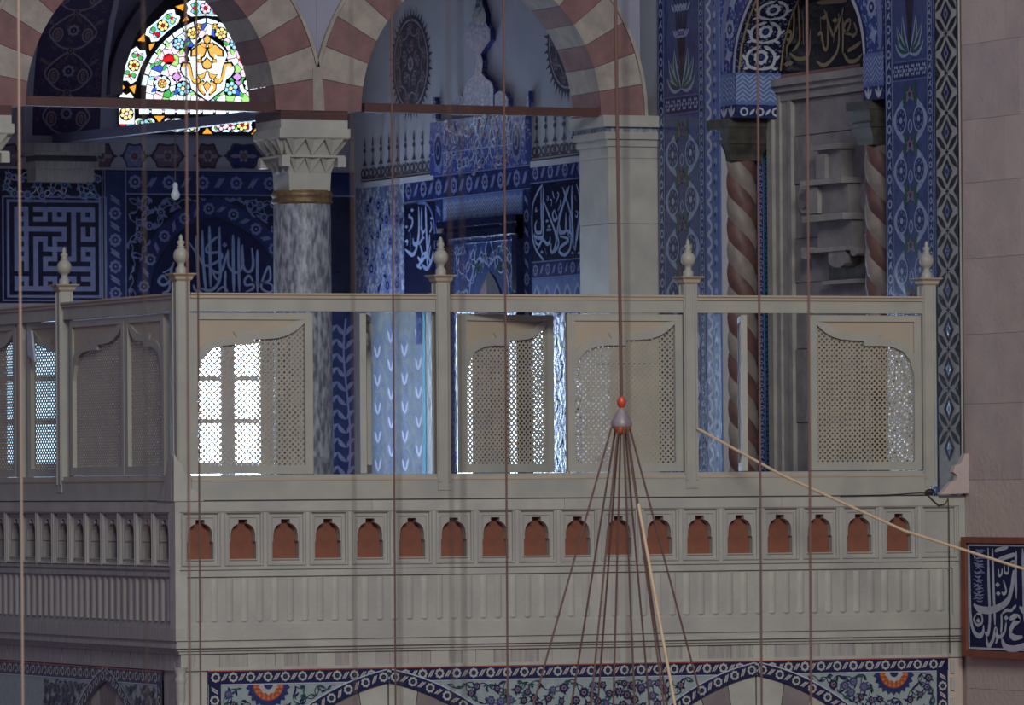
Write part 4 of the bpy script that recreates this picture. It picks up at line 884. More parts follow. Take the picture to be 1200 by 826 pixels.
# inner arch of white beads
icx, ihw, isp, ic = 550, 372, 575, 130
def iarch(t, add=0):
    R = ihw + ic + add; am = math.acos(ic / R); a = am * t; return (R * math.cos(a) - ic, R * math.sin(a))
ih = [iarch(k / 10) for k in range(11)]; YSC = 455 / ih[-1][1]
def ipt(t, sg, add=0): x, h = iarch(t, add); return (icx + sg * x, isp - h * YSC)
for sg in (-1, 1):
    for k in range(9):
        t0, t1 = k / 9 + 0.008, (k + 1) / 9 - 0.008; tm = (t0 + t1) / 2
        q = [ipt(t0, sg, -13), ipt(tm, sg, -13), ipt(t1, sg, -13), ipt(t1, sg, 13), ipt(tm, sg, 13), ipt(t0, sg, 13)]
        pane(q[::-1] if sg > 0 else q, 'glass_white', 1, True) if k else None
def inside_inner(x, y):
    h = (isp - y) / YSC
    if h < 0: return y < 640 and abs(x - icx) < ihw - 12
    R = ihw + ic - 26; return (abs(x - icx) + ic) ** 2 + h * h < R * R
for k in range(10): pane([(158 + k * 75, 640), (158 + k * 75, 670), (214 + k * 75, 670), (214 + k * 75, 640)], 'glass_white', 1, True); gdisc(223 + k * 75, 655, 6, 'glass_pink', 1, 6)
# background of pale panes: shrunken cells
def clip(poly, a, b, c):
    out = []
    for i in range(len(poly)):
        p, q = poly[i], poly[(i + 1) % len(poly)]; dp = a * p[0] + b * p[1] - c; dq = a * q[0] + b * q[1] - c
        if dp <= 0: out.append(p)
        if dp * dq < 0: t = dp / (dp - dq); out.append((p[0] + (q[0] - p[0]) * t, p[1] + (q[1] - p[1]) * t))
    return out
rg = random.Random(11); seeds = []
for _ in range(6000):
    p = (rg.uniform(160, 940), rg.uniform(110, 625))
    if inside_inner(*p) and all(math.dist(p, q) > 38 for q in seeds): seeds.append(p)
MED = cat_rom([(548, 180), (560, 215), (605, 250), (650, 285), (672, 330), (655, 360), (695, 372), (712, 410), (690, 450), (662, 470), (655, 520), (600, 560), (560, 590), (515, 560), (462, 520), (452, 470), (425, 450), (402, 410), (418, 372), (458, 360), (440, 330), (465, 285), (510, 250), (540, 215)], 2)
def in_med(x, y, k=1.0): return (abs(x - 556) / (150 * k)) ** 1.6 + (abs(y - 385) / (205 * k)) ** 1.6 < 1
BND = [(ipt(k / 14, -1, -19)) for k in range(15)] + [(ipt(k / 14, 1, -19)) for k in range(13, -1, -1)] + [(ipt(0, 1, -19)[0], 628), (ipt(0, -1, -19)[0], 628)]
BND[14] = (icx, BND[14][1]); cxb, cyb = icx, 450
BSG = 1 if (BND[1][1] - BND[0][1]) * (cxb - BND[0][0]) - (BND[1][0] - BND[0][0]) * (cyb - BND[0][1]) < 0 else -1
for p in seeds:
    if in_med(*p, 0.92): continue
    c = [(p[0] - 60, p[1] - 60), (p[0] + 60, p[1] - 60), (p[0] + 60, p[1] + 60), (p[0] - 60, p[1] + 60)]
    for q in seeds:
        if q is not p and math.dist(p, q) < 120:
            a, b = q[0] - p[0], q[1] - p[1]; l = math.hypot(a, b); c = clip(c, a / l, b / l, (a * (p[0] + q[0]) / 2 + b * (p[1] + q[1]) / 2) / l - 2.6)
    for (xa, ya2), (xb, yb2) in zip(BND, BND[1:] + BND[:1]):
        ex, ey = xb - xa, yb2 - ya2; l = math.hypot(ex, ey)
        if l > 1e-6: a, b = ey / l * BSG, -ex / l * BSG; c = clip(c, a, b, a * xa + b * ya2)
        if len(c) < 3: break
    if len(c) < 3: continue
    m = rg.choice(['glass_pink'] * 5 + ['glass_white'] * 6 + ['glass_lime', 'glass_green', 'glass_blue', 'glass_violet', 'glass_sky'])
    pane(c[::-1], m, 0, True)
# flowers
for sg in (-1, 1):
    X = lambda x: 553 + sg * (553 - x)
    gflower(X(290), 492, 50, 'glass_white', 'glass_gold', 2, 7); gflower(X(290), 492, 26, 'glass_gold', 'glass_yellow', 4, 6); gflower(X(413), 520, 44, 'glass_sky', 'glass_yellow', 2); gflower(X(388), 258, 34, 'glass_sky', 'glass_pink', 2); gflower(X(470), 197, 36, 'glass_yellow', 'glass_gold', 2); gflower(X(505), 158, 20, 'glass_gold', 'glass_yellow', 2, 5)
    gdisc(X(330), 348, 34, 'lead', 1.5, 12)
    for k in range(6): a = 0.1 + k * 0.55; gleaf(X(330), 362, a if sg > 0 else PI - a, 46, 20, 'glass_red', 2)
    gdisc(X(375), 452, 30, 'lead', 1.5, 6); gdisc(X(375), 452, 25, 'glass_violet', 2, 4)
    for x, y, an, L, m in ((250, 375, 0.3, 46, 'glass_green'), (215, 400, 0.6, 44, 'glass_green'), (330, 285, 1.9, 44, 'glass_lime'), (395, 330, 1.2, 46, 'glass_lime'), (300, 420, 1.3, 44, 'glass_green'), (360, 560, 0.9, 50, 'glass_blue'), (225, 545, 0.7, 48, 'glass_blue'), (450, 560, 0.5, 48, 'glass_lime'), (340, 575, 1.1, 40, 'glass_green'), (205, 470, 0.4, 44, 'glass_sky'), (425, 270, 0.7, 40, 'glass_green'), (270, 330, 1.4, 40, 'glass_lime'), (245, 450, -0.4, 36, 'glass_violet'), (490, 555, 1.3, 44, 'glass_blue')):
        gleaf(X(x), y, an if sg < 0 else PI - an, L + 8, 26, 'lead', 1.5); gleaf(X(x), y, an if sg < 0 else PI - an, L, 18, m, 2.2)
# golden medallion
pane([(556 + (x - 556) * 1.06, 385 + (y - 385) * 1.05) for x, y in MED][::-1], 'lead', 2.5, True); pane(MED[::-1], 'glass_white', 3, True)
def gold(pts, m='glass_gold', both=True):
    for sg in ((-1, 1) if both else (1,)):
        q = [(553 + sg * (x - 553), y) for x, y in pts]; c = (sum(p[0] for p in q) / len(q), sum(p[1] for p in q) / len(q))
        e = [(c[0] + (x - c[0]) * 1.2 + (3 if x > c[0] else -3), c[1] + (y - c[1]) * 1.2 + (3 if y > c[1] else -3)) for x, y in q]
        pane(e if sg < 0 else e[::-1], 'lead', 3.5, True); pane(q if sg < 0 else q[::-1], m, 4, True)
gold([(553, 208), (572, 228), (566, 248), (553, 256), (540, 248), (534, 228)], both=False); gold([(560, 262), (585, 252), (590, 270), (566, 282)]); gold([(560, 290), (600, 265), (640, 300), (642, 330), (610, 328), (590, 312), (600, 345), (575, 330)])
gold([(553, 345), (580, 375), (572, 398), (553, 405), (534, 398), (526, 375)], both=False); gold([(585, 350), (604, 352), (604, 366), (588, 366)]); gold([(655, 378), (690, 374), (700, 390), (690, 404), (680, 386), (664, 396), (660, 440), (648, 470), (620, 480), (640, 445), (648, 405)]); gold([(560, 420), (585, 440), (610, 440), (590, 465), (572, 456)]); gold([(598, 460), (640, 475), (625, 492), (598, 486)])
gold([(580, 478), (604, 500), (600, 530), (572, 556), (566, 545), (590, 515), (572, 490)]); gold([(553, 480), (572, 505), (553, 540), (534, 505)], both=False)
# outer border: cartouches, bow ties
def cartouche(x, y, ang, L, Wd, fl):
    c, s = math.cos(ang), math.sin(ang); T = lambda a, b: (x + a * c + b * s, y - a * s + b * c)
    sh = [(-0.5, -0.28), (-0.36, -0.5), (0, -0.44), (0.36, -0.5), (0.5, -0.28), (0.44, 0), (0.5, 0.28), (0.36, 0.5), (0, 0.44), (-0.36, 0.5), (-0.5, 0.28), (-0.44, 0)]
    pane([T(a * L, b * Wd) for a, b in sh][::-1], 'glass_white', 1, True)
    ri = lambda k: [T(a * L * k, b * Wd * k) for a, b in sh][::-1]
    pane(ri(0.80), 'lead', 1.3, True); pane(ri(0.74), rg.choice(('glass_white', 'glass_sky', 'glass_white')), 1.6, True)
    for sx in (-1, 1):
        for sy in (-1, 1): 
            q = T(sx * L * 0.25, sy * Wd * 0.2); gdisc(*q, 17, 'lead', 1.9, 7); gdisc(*q, 13, rg.choice(('glass_green', 'glass_lime', 'glass_green', 'glass_red')), 2.2, 7)
        q = T(sx * L * 0.3, 0); gdisc(*q, 11, 'glass_red', 2.3, 6)
    gflower(*T(0, 0), 34, fl, 'glass_red', 3)
for x, y, an, L, fl in ((125, 385, 1.18, 215, 'glass_yellow'), (295, 152, 0.72, 225, 'glass_yellow'), (545, 50, 0.0, 225, 'glass_pink'), (795, 152, -0.72, 225, 'glass_yellow'), (965, 385, -1.18, 215, 'glass_yellow')): cartouche(x, y, an, L, 95, fl)
for tri in ([(370, 40), (420, 25), (415, 65)], [(412, 128), (435, 95), (450, 120)], [(150, 240), (185, 200), (190, 245)], [(215, 262), (250, 255), (220, 300)], [(42, 480), (75, 515), (40, 540)], [(100, 512), (138, 500), (128, 550)], [(640, 105), (660, 140), (690, 132)], [(690, 90), (725, 155), (705, 160)], [(245, 682), (305, 682), (275, 718)], [(528, 785), (555, 752), (585, 785)], [(815, 788), (840, 755), (868, 788)], [(530, 690), (580, 688), (556, 702)], [(690, 690), (740, 688), (715, 702)]): pane(tri[::-1] if (tri[1][0] - tri[0][0]) * (tri[2][1] - tri[0][1]) - (tri[1][1] - tri[0][1]) * (tri[2][0] - tri[0][0]) > 0 else tri, 'glass_orange', 1, True)
for x in (190, 345, 410, 470, 640, 690, 760, 910): cartouche(x, 735, 0.0, 115 if x not in (345, 410, 470) else 80, 78, rg.choice(('glass_yellow', 'glass_pink', 'glass_sky')))
pane([(40, 625), (40, 728), (128, 728), (128, 625)], 'glass_white', 1, True); gflower(82, 668, 40, 'glass_yellow', 'glass_pink', 3); pane([(48, 732), (48, 758), (78, 758), (78, 732)], 'glass_red', 1, True); pane([(85, 732), (85, 758), (128, 758), (128, 732)], 'glass_sky', 1, True); pane([(40, 570), (62, 545), (82, 560), (105, 545), (125, 575)][::-1], 'glass_white', 1, True)
def parea(p): return abs(sum(p[i][0] * p[(i + 1) % len(p)][1] - p[(i + 1) % len(p)][0] * p[i][1] for i in range(len(p)))) / 2
vis = []
for pts, m, layer in PANES:
    c = (sum(p[0] for p in pts) / len(pts), sum(p[1] for p in pts) / len(pts))
    if not win_inside(*c, 0.01): continue
    vis.append((parea(pts), pts, m, layer))
vis.sort(key=lambda e: -e[0]); big = [e for e in vis if e[2] != 'lead'][:290]; bigid = set(id(e) for e in big); rest = MB(); came = MB()
for e in vis:
    _, pts, m, layer = e
    t = 0.032 + 0.003 * layer
    if sum(pts[i][0] * pts[(i + 1) % len(pts)][1] - pts[(i + 1) % len(pts)][0] * pts[i][1] for i in range(len(pts))) < 0: pts = pts[::-1]
    if m == 'lead': plate(B, pts, t, m, came, t - 0.004)
    elif id(e) in bigid: plate(B, pts, t, m, None, t - 0.004).build('glass_pane', sgt, sgl)
    else: plate(B, pts, t, m, rest, t - 0.004)
o = came.build('lead_came', sgt, sgl); o['kind'] = 'stuff'
if rest.v: o = rest.build('small_glass_panes', sgt, sgl); o['kind'] = 'stuff'

# --- painted frieze of medallions, corbel
zf1, zf0 = vb(200, 161)[1], vb(200, 197)[1]
fz = thing('painted_frieze', 'mauve plaster frieze of linked painted medallions under the stained glass', 'wall painting', (3.9, YB, zf0)); fzl = (3.9, YB, zf0)
slab(B, 2.0, W, zf0, zf1, 0.006, 'plaster').build('ground', fz, fzl); slab(B, 2.0, W, zf0 - 0.02, zf0, 0.02, 'plaster_lilac').build('ledge', fz, fzl)
for k, (px_, w_) in enumerate(((8, 30), (118, 30), (157, 26), (196, 36), (243, 26), (285, 40), (330, 26), (372, 36))):
    P = Pat(B, 0.008); u, v = vb(px_, 183); a_ = w_ * 0.0069 / 2; h_ = 0.10
    pts = []
    for j in range(24):
        t = 2 * PI * j / 24; q = 1 + 0.10 * math.cos(6 * t); pts.append((u + a_ * q * math.copysign(abs(math.cos(t)) ** 0.8, math.cos(t)), v + h_ * q * math.copysign(abs(math.sin(t)) ** 0.8, math.sin(t))))
    P.poly(pts, 'paint_dark', 0); P.poly([(u + (x - u) * 0.86, v + (y - v) * 0.84) for x, y in pts], ('paint_mauve', 'paint_brown', 'cobalt')[k % 3] if k != 2 else 'lilac_glaze', 1)
    P.rosette(u, v, 0.05, 'paint_line', 'paint_brown', 'paint_mauve', 6, 2)
    for sg in (-1, 1): P.leaf(u + sg * 0.03, v, 0 if sg > 0 else PI, a_ * 0.6, 0.03, 'paint_line', 2); P.poly([(u + sg * (a_ + 0.01), v - 0.012), (u + sg * (a_ + 0.035), v), (u + sg * (a_ + 0.01), v + 0.012), (u + sg * (a_ - 0.015), v)][::sg], 'paint_dark', 1)
    P.build('medallion', fz, fzl)
cb = thing('stone_corbel', 'grey moulded stone corbel above the square kufic panel', 'corbel', (2.87, YB, 2.42)); cbl = (2.87, YB, 2.42)
x0, x1 = vb(24, 190)[0], vb(106, 190)[0]
for a, b, o, m in ((170, 180, 0.34, 'marble_veined'), (180, 184, 0.30, 'marble_veined'), (184, 191, 0.24, 'slate_board'), (191, 199, 0.27, 'marble_veined'), (199, 214, 0.22, 'marble_veined')):
    boxo('moulding', (x0 + (0.34 - o) * 0.4, x1 - (0.34 - o) * 0.4, YB - o, YB, vb(60, b)[1], vb(60, a)[1]), m, cb, cbl)

# --- tiles of the far wall
ztile = zf0 - 0.02
r, loc, P = tiles('kufic_tile_panel', 'square dark blue tile panel with white maze like kufic writing', B, vb(0, 300)[0] - 0.02, vb(119, 300)[0], vb(60, 352)[1] - 0.02, vb(60, 233)[1], 'ink', 0.012, 'inscription')
KUF = ["###.#############", "#.#...#.#.#.#.#.#".replace(' ', ''), "###.###.###.#.###", "#.#.........#....", "###########.#.#.#", "#.#.......#.#.#.#", "###.###.###.#.###", "#.#.#.#.#...#....", "###.#.#####.#.###", "#.#.#...#.#.#.#.#", "###.#.###.###.###", "#.#.#.#.........#", "#.#.#.###########", "....#...........#", "###.#.###.###.###", "#.#.#.#.#...#...#", "#################"]
zf = zoomer(0, 225, 6.354); kp = lambda x, y: vb(*zf(x, y))
a = kp(100, 108); b = kp(705, 740); cw = (b[0] - a[0]) / 17; ch = (a[1] - b[1]) / 17
for r_, row in enumerate(KUF):
    c = 0
    while c < 17:
        if c < len(row) and row[c] == '#':
            e = c
            while e < 17 and e < len(row) and row[e] == '#': e += 1
            P.rect(a[0] + c * cw, a[0] + e * cw, a[1] - (r_ + 1) * ch, a[1] - r_ * ch, 'lilac_glaze', 1); c = e
        else: c += 1
def frame_line(x0, x1, y0, y1, w_, m):
    a = kp(x0, y1); b = kp(x1, y0); P.rect(a[0], b[0], b[1] - w_, b[1], m, 1); P.rect(a[0], b[0], a[1], a[1] + w_, m, 1); P.rect(a[0], a[0] + w_, a[1], b[1], m, 1); P.rect(b[0] - w_, b[0], a[1], b[1], m, 1)
frame_line(48, 748, 62, 786, 0.02, 'lilac_glaze'); frame_line(14, 788, 36, 812, 0.012, 'lilac_glaze'); P.build('lettering', r, loc)
r, loc, P = tiles('dark_flower_tiles', 'dark blue flowered tile band between corbel and kufic panel', B, vb(0, 220)[0] - 0.02, vb(119, 220)[0], vb(60, 233)[1], ztile, 'ink')
P.scatter(vb(6, 220)[0], vb(114, 220)[0], vb(60, 230)[1], ztile - 0.02, 0.085, ['lilac_glaze'], ['lilac_glaze', 'lilac_glaze', 'turquoise'], 0, None, 21); P.build('floral_pattern', r, loc)
xl0, xl1 = vb(121, 300)[0], vb(342, 300)[0]; lz0 = vb(250, 352)[1] - 0.02
lt = thing('lunette_tile_panel', 'dark blue tiled lunette with white flowing script over the bright window', 'inscription', ((xl0 + xl1) / 2, YB, lz0)); ltl = ((xl0 + xl1) / 2, YB, lz0)
slab(B, xl0, W, lz0, ztile, 0.012, 'ink').build('tile_ground', lt, ltl); P = Pat(B, 0.014)
xb0 = vb(148, 300)[0]; ztb = vb(250, 228)[1]
P.rect(xl0 + 0.01, xb0 - 0.01, lz0, ztile - 0.01, 'cobalt', 0); P.rect(xb0 - 0.01, W, ztb, ztile - 0.01, 'cobalt', 0)
P.border([((xl0 + xb0) / 2, lz0 + 0.02), ((xl0 + xb0) / 2, ztb)], 0.15, 'lilac_glaze', 'cobalt', 'lilac_glaze', 'lilac_glaze', None, 1, 0.20, 0.052); P.border([(xb0, (ztb + ztile) / 2), (xl1 + 0.3, (ztb + ztile) / 2)], 0.15, 'lilac_glaze', 'cobalt', 'lilac_glaze', 'lilac_glaze', None, 1, 0.26, 0.055)
for xx in (xl0 + 0.004, xb0 - 0.012): P.rect(xx, xx + 0.01, lz0, ztile, 'lilac_glaze', 1)
P.rect(xb0 - 0.01, W, ztb - 0.008, ztb + 0.004, 'lilac_glaze', 1)
# lunette outline
zf = zoomer(170, 240, 6.857); lp2 = lambda x, y: vb(*zf(x, y))
arcL = cat_rom([(40, 720), (60, 560), (140, 380), (260, 240), (400, 150), (560, 100)], 5); arcR = cat_rom([(560, 100), (720, 170), (880, 280), (1000, 420), (1080, 560), (1100, 720)], 5)
arc = [lp2(*p) for p in arcL + arcR[1:]]; cxl = lp2(570, 700)[0]; 
P.poly([arc[0]] + [arc[-1]] + arc[::-1][1:-1], 'navy', 0)
outer = [(cxl + (u - cxl) * 1.22, lz0 + (v - lz0) * 1.24) for u, v in arc]
P.strip(outer, arc, 'cobalt', 1); mid = [(cxl + (u - cxl) * 1.11, lz0 + (v - lz0) * 1.12) for u, v in arc]
P.border([m_ for m_ in mid if m_[0] < xl1 + 0.02], 0.12, 'lilac_glaze', 'ink', 'lilac_glaze', 'lilac_glaze', None, 2, 0.20, 0.048)
P.stroke(arc[::3], 0.012, 'black_glaze', 2, 0.9)
def in_sp(u, v):
    if not (xb0 + 0.01 < u < xl1 + 0.1 and lz0 < v < ztb - 0.02): return False
    for (a0, b0), (a1, b1) in zip(outer, outer[1:]):
        if a0 <= u <= a1: return v > b0 + (b1 - b0) * (u - a0) / (a1 - a0 + 1e-9)
    return True
P.scatter(xb0, xl1 + 0.08, lz0, ztb, 0.085, ['lilac_glaze'], ['lilac_glaze'], 2, in_sp, 8, (0.3, 0.5), 'lilac_glaze', 'ink', 4)
P.build('floral_pattern', lt, ltl)
P = Pat(B, 0.018)
for st, w_ in (([(402, 245), (412, 480), (430, 700)], 22), ([(452, 205), (460, 450), (482, 700)], 22), ([(510, 172), (515, 420), (520, 660)], 24), ([(592, 178), (592, 400), (598, 560), (570, 650), (510, 690), (440, 670)], 24), ([(345, 300), (420, 410), (480, 490), (600, 440), (598, 385), (500, 385), (488, 340), (560, 268), (605, 262)], 20),
        ([(662, 362), (635, 450), (612, 525), (570, 545), (500, 500)], 20), ([(700, 240), (702, 480), (706, 700)], 24), ([(746, 262), (746, 480), (752, 700)], 22), ([(662, 380), (662, 480), (705, 540), (755, 530), (780, 470), (776, 340)], 20), ([(776, 320), (778, 470), (805, 532), (845, 530), (862, 470), (850, 345)], 22), ([(895, 362), (895, 540), (896, 705)], 22),
        ([(862, 620), (830, 570), (795, 605), (805, 645), (860, 640), (858, 675), (800, 702)], 20), ([(880, 625), (960, 620), (1000, 590), (985, 495), (935, 610), (930, 670), (990, 705), (1020, 680), (1000, 635), (900, 622)], 18), ([(170, 605), (135, 570), (102, 615), (140, 645), (190, 610), (205, 520), (225, 460)], 22), ([(135, 545), (180, 525), (225, 480)], 12), ([(195, 630), (180, 690), (130, 710)], 20),
        ([(535, 520), (560, 590), (595, 610)], 16), ([(640, 530), (636, 620), (640, 705)], 20), ([(380, 640), (400, 690), (450, 700)], 18), ([(570, 700), (620, 660), (660, 700)], 16)):
    P.stroke(st, w_ * 0.0010, 'blue_white', 1, 0.45, 5, zf)
u, v = lp2(633, 322); P.poly([(u, v - .022), (u + .022, v), (u, v + .022), (u - .022, v)], 'lilac_glaze', 1)
P.build('lettering', lt, ltl)
# tile wall with white branches right of the column, on the far wall
r, loc, P = tiles('branch_tile_panel', 'dark blue tile panel with white branching leaves behind the marble column', B, vb(352, 450)[0], W - 0.01, -0.12, lz0, 'cobalt')
for px_ in (405, 385):
    u = vb(px_, 450)[0]; P.stroke([(u, -0.1), (u + 0.03, 0.5), (u - 0.02, 1.1), (u, 1.4)], 0.016, 'lilac_glaze', 1, 0.8)
    for k in range(13):
        v = -0.05 + k * 0.11
        for sg in (-1, 1): P.leaf(u, v, PI / 2 - sg * 0.75, 0.11, 0.035, 'lilac_glaze', 1, 0.1)
P.build('branch_pattern', r, loc)

# --- daylight windows of the far wall (glazed, with muntins and stone frame)
mat('dull_pane', (0.42, 0.66, 0.86), 0.2, emit=2.4)
def daylight(name, x0, x1, z0, z1, mull, pm='daylight_pane'):
    t = thing(name, None, None, ((x0 + x1) / 2, YB, z0), kind='structure'); tl = ((x0 + x1) / 2, YB, z0)
    xs = [x0] + [m for m in mull] + [x1]
    for k in range(0, len(xs) - 1, 2):
        zs_ = [z0] + [z for z in (0.26, 0.60, 0.93, 1.22) if z0 < z < z1] + [z1]
        for a, b in zip(zs_, zs_[1:]): boxo('pane', (xs[k], xs[k + 1], YB - 0.025, YB - 0.018, a + 0.02, b - 0.02), pm, t, tl)
        for b in zs_[1:-1]: boxo('muntin', (xs[k], xs[k + 1], YB - 0.04, YB, b - 0.02, b + 0.02), 'plaster', t, tl)
    for k in range(1, len(xs) - 1, 2): boxo('mullion', (xs[k], xs[k + 1], YB - 0.06, YB, z0, z1), 'plaster', t, tl)
    for d in ((x0 - 0.07, x0, z0 - 0.07, z1 + 0.07), (x1, x1 + 0.07, z0 - 0.07, z1 + 0.07)): boxo('window_frame', (d[0], d[1], YB - 0.09, YB, d[2], d[3]), 'marble_veined', t, tl)
    for a, b in ((z0 - 0.07, z0), (z1, z1 + 0.07)): boxo('window_frame', (x0, x1, YB - 0.09, YB, a, b), 'marble_veined', t, tl)
xw = lambda p: vb(p, 450)[0]
daylight('window_1', xw(214), xw(300), 0.02, 1.42, [xw(256), xw(272)])
daylight('window_2', 2.44, 2.86, 0.02, 1.40, [2.62, 2.66], 'dull_pane')
daylight('window_3', 1.13, 1.40, 0.02, 1.42, [])

# ================================================================== the loge balcony: parapet with niches, flutes and cornice
def parapet(front):
    """front: faces -Y along x; otherwise faces -X along y"""
    if front:
        fr = FY(0.0); n, pitch, first, u_lo, u_hi = 19, 0.2765, 0.168, 0.0, W; back = 'terracotta'
        loc = (W / 2, 0.1, -1.03); lab = 'pale marble balcony parapet with a row of arched openings and terracotta behind'
    else:
        fr = FX(0.0); n, pitch, first, u_lo, u_hi = 24, 0.3125, -0.255, -7.6, 0.0; back = 'slate_board'
        loc = (0.1, 2.3, -1.03); lab = 'shaded marble balcony parapet side with narrow seen arched openings'
    t = thing('stone_parapet', lab, 'parapet', loc)
    DP = -0.098
    def put(name, mb): return mb.build(name, t, loc)
    def sl(name, u0, u1, v0, v1, a, b, m):   # slab between depths a (front, +out) and b
        if not front: u1 = min(u1, -0.0985)
        if u1 - u0 < 0.004: return
        x = [fr.pt(u0, v0, a), fr.pt(u1, v0, a), fr.pt(u1, v1, a), fr.pt(u0, v1, a)]; y = [fr.pt(u0, v0, b), fr.pt(u1, v0, b), fr.pt(u1, v1, b), fr.pt(u0, v1, b)]
        return put(name, MB().prism(x, y, m))
    # coping in separate slabs
    cuts = [u_lo] + [u_lo + (u_hi - u_lo) * k / 4 + random.uniform(-.15, .15) for k in (1, 2, 3)] + [u_hi]
    for k, (a, b) in enumerate(zip(cuts, cuts[1:])): sl('coping_slab', a + (0.001 if k else 0), b - 0.001, -0.062, 0.0, 0.0, DP, ('marble', 'marble_pale')[k % 2])
    zt, zb_ = -0.062, -0.395
    # niche plate: half outlines share meshes between niches
    hw = pitch / 2
    prof = [(0.089, -0.362), (0.089, -0.250), (0.080, -0.243), (0.080, -0.205), (0.074, -0.175), (0.060, -0.152), (0.040, -0.139), (0.029, -0.135), (0.029, -0.110), (0.0, -0.110)]
    sp = 0.022; fi = hw - 0.030; vi0, vi1 = zb_ + 0.022, zt - 0.018
    meshes = {}
    def local(u, v, o): return (u, -o, v) if front else (-o, -u, v)
    for blind in (False, True):
        mb = MB()
        for sg in (-1, 1):
            pts = [(0, vi0), (sg * fi, vi0), (sg * fi, vi1), (0, vi1)] + ([] if blind else [(sg * x, v) for x, v in prof[::-1]] + [(0, prof[0][1])])
            if sg < 0: pts = pts[::-1]
            mb.prism([local(u, v, -sp) for u, v in pts], [local(u, v, -sp - 0.055) for u, v in pts], 'marble' if front else 'marble_veined')
        meshes[blind] = mb.mesh('niche_plate')
    mb = MB()   # splayed frame
    ro = [(-hw + 0.008, zb_), (hw - 0.008, zb_), (hw - 0.008, zt), (-hw + 0.008, zt)]; rm = [(-hw + 0.016, zb_ + 0.008), (hw - 0.016, zb_ + 0.008), (hw - 0.016, zt - 0.006), (-hw + 0.016, zt - 0.006)]; ri = [(-fi, vi0), (fi, vi0), (fi, vi1), (-fi, vi1)]
    vs = [local(u, v, -0.008) for u, v in ro] + [local(u, v, 0.0) for u, v in rm] + [local(u, v, -sp) for u, v in ri]
    fs = []
    for k in range(4): fs += [(k, (k + 1) % 4, 4 + (k + 1) % 4, 4 + k), (4 + k, 4 + (k + 1) % 4, 8 + (k + 1) % 4, 8 + k)]
    mb.add(vs, fs, 'marble' if front else 'marble_veined'); meshes['frame'] = mb.mesh('splayed_frame')
    fi2 = fi - 0.014; mb = MB(); a = [(-fi2, vi0 + 0.014), (fi2, vi0 + 0.014), (fi2, vi1 - 0.012), (-fi2, vi1 - 0.012)]; b = [(x * 0.94, v + (0.005 if v < -0.2 else -0.005)) for x, v in a]
    vs = [local(u, v, -sp) for u, v in a] + [local(u, v, -sp + 0.006) for u, v in b] + [local(u * 0.95, v + (0.005 if v < -0.2 else -0.005), -sp) for u, v in b]
    fs = []
    for k in range(4): fs += [(k, (k + 1) % 4, 4 + (k + 1) % 4, 4 + k), (4 + k, 4 + (k + 1) % 4, 8 + (k + 1) % 4, 8 + k)]
    mb.add(vs, fs, 'marble_pale' if front else 'marble_veined'); meshes['bead'] = mb.mesh('inner_bead')
    meshes['back'] = MB().prism([local(u, v, -sp - 0.058) for u, v in ((-hw + .03, vi0), (hw - .03, vi0), (hw - .03, vi1), (-hw + .03, vi1))], [local(u, v, -sp - 0.075) for u, v in ((-hw + .03, vi0), (hw - .03, vi0), (hw - .03, vi1), (-hw + .03, vi1))], back).mesh('back_board')
    for k in range(n):
        u = first + k * pitch if front else first - k * pitch
        blind = front and k == n - 1
        for nm, key in (('niche_plate', blind), ('splayed_frame', 'frame'), ('inner_bead', 'bead')) + (() if blind else (('back_board', 'back'),)):
            o = link(nm, meshes[key], t, loc); o.location = (u, 0, 0) if front else (0, -u, 0)
    for k in range(n + 1):
        u = (first + k * pitch if front else first - k * pitch) - hw
        if not front: u += 2 * hw
        sl('divider', u - 0.028, u + 0.028, zb_, zt, -0.007, DP, 'marble' if front else 'marble_veined')
    if front:
        sl('corner_pilaster', 0.0, first - hw, zb_ - 0.06, zt, 0.0, DP, 'marble_pale')
        sl('end_pilaster', first + n * pitch - hw, W, zb_ - 0.06, zt, 0.0, DP, 'marble')
        
    else:
        0 and sl('corner_pilaster', first + hw, -0.0, zb_ - 0.06, zt, 0.0, DP, 'marble_veined')
    ue0, ue1 = (first - hw, first + n * pitch - hw) if front else (u_lo, first + hw)
    m1 = 'marble' if front else 'marble_veined'
    sl('moulding', ue0, ue1, zb_ - 0.018, zb_, -0.004, DP, m1); sl('moulding', ue0, ue1, zb_ - 0.032, zb_ - 0.018, -0.016, DP, m1); sl('moulding', ue0, ue1, zb_ - 0.06, zb_ - 0.032, -0.006, DP, m1)
    # fluted zone
    f1, f0_ = zb_ - 0.06, -0.735
    sl('fluted_ground', u_lo if not front else 0.02, u_hi if not front else W - 0.02, f0_ - 0.025, f1, -0.022, DP, m1)
    if front: sl('corner_pilaster', 0.0, 0.075, f0_ - 0.03, f1, 0.0, DP, 'marble_pale'); sl('end_pilaster', W - 0.09, W, f0_ - 0.03, f1, 0.0, DP, 'marble'); a0, a1, fp = 0.11, W - 0.12, 0.0975
    else: a0, a1, fp = u_lo, -0.11, 0.1135
    nf = int((a1 - a0) / fp); w_ = fp * 0.5
    fm_ = {}
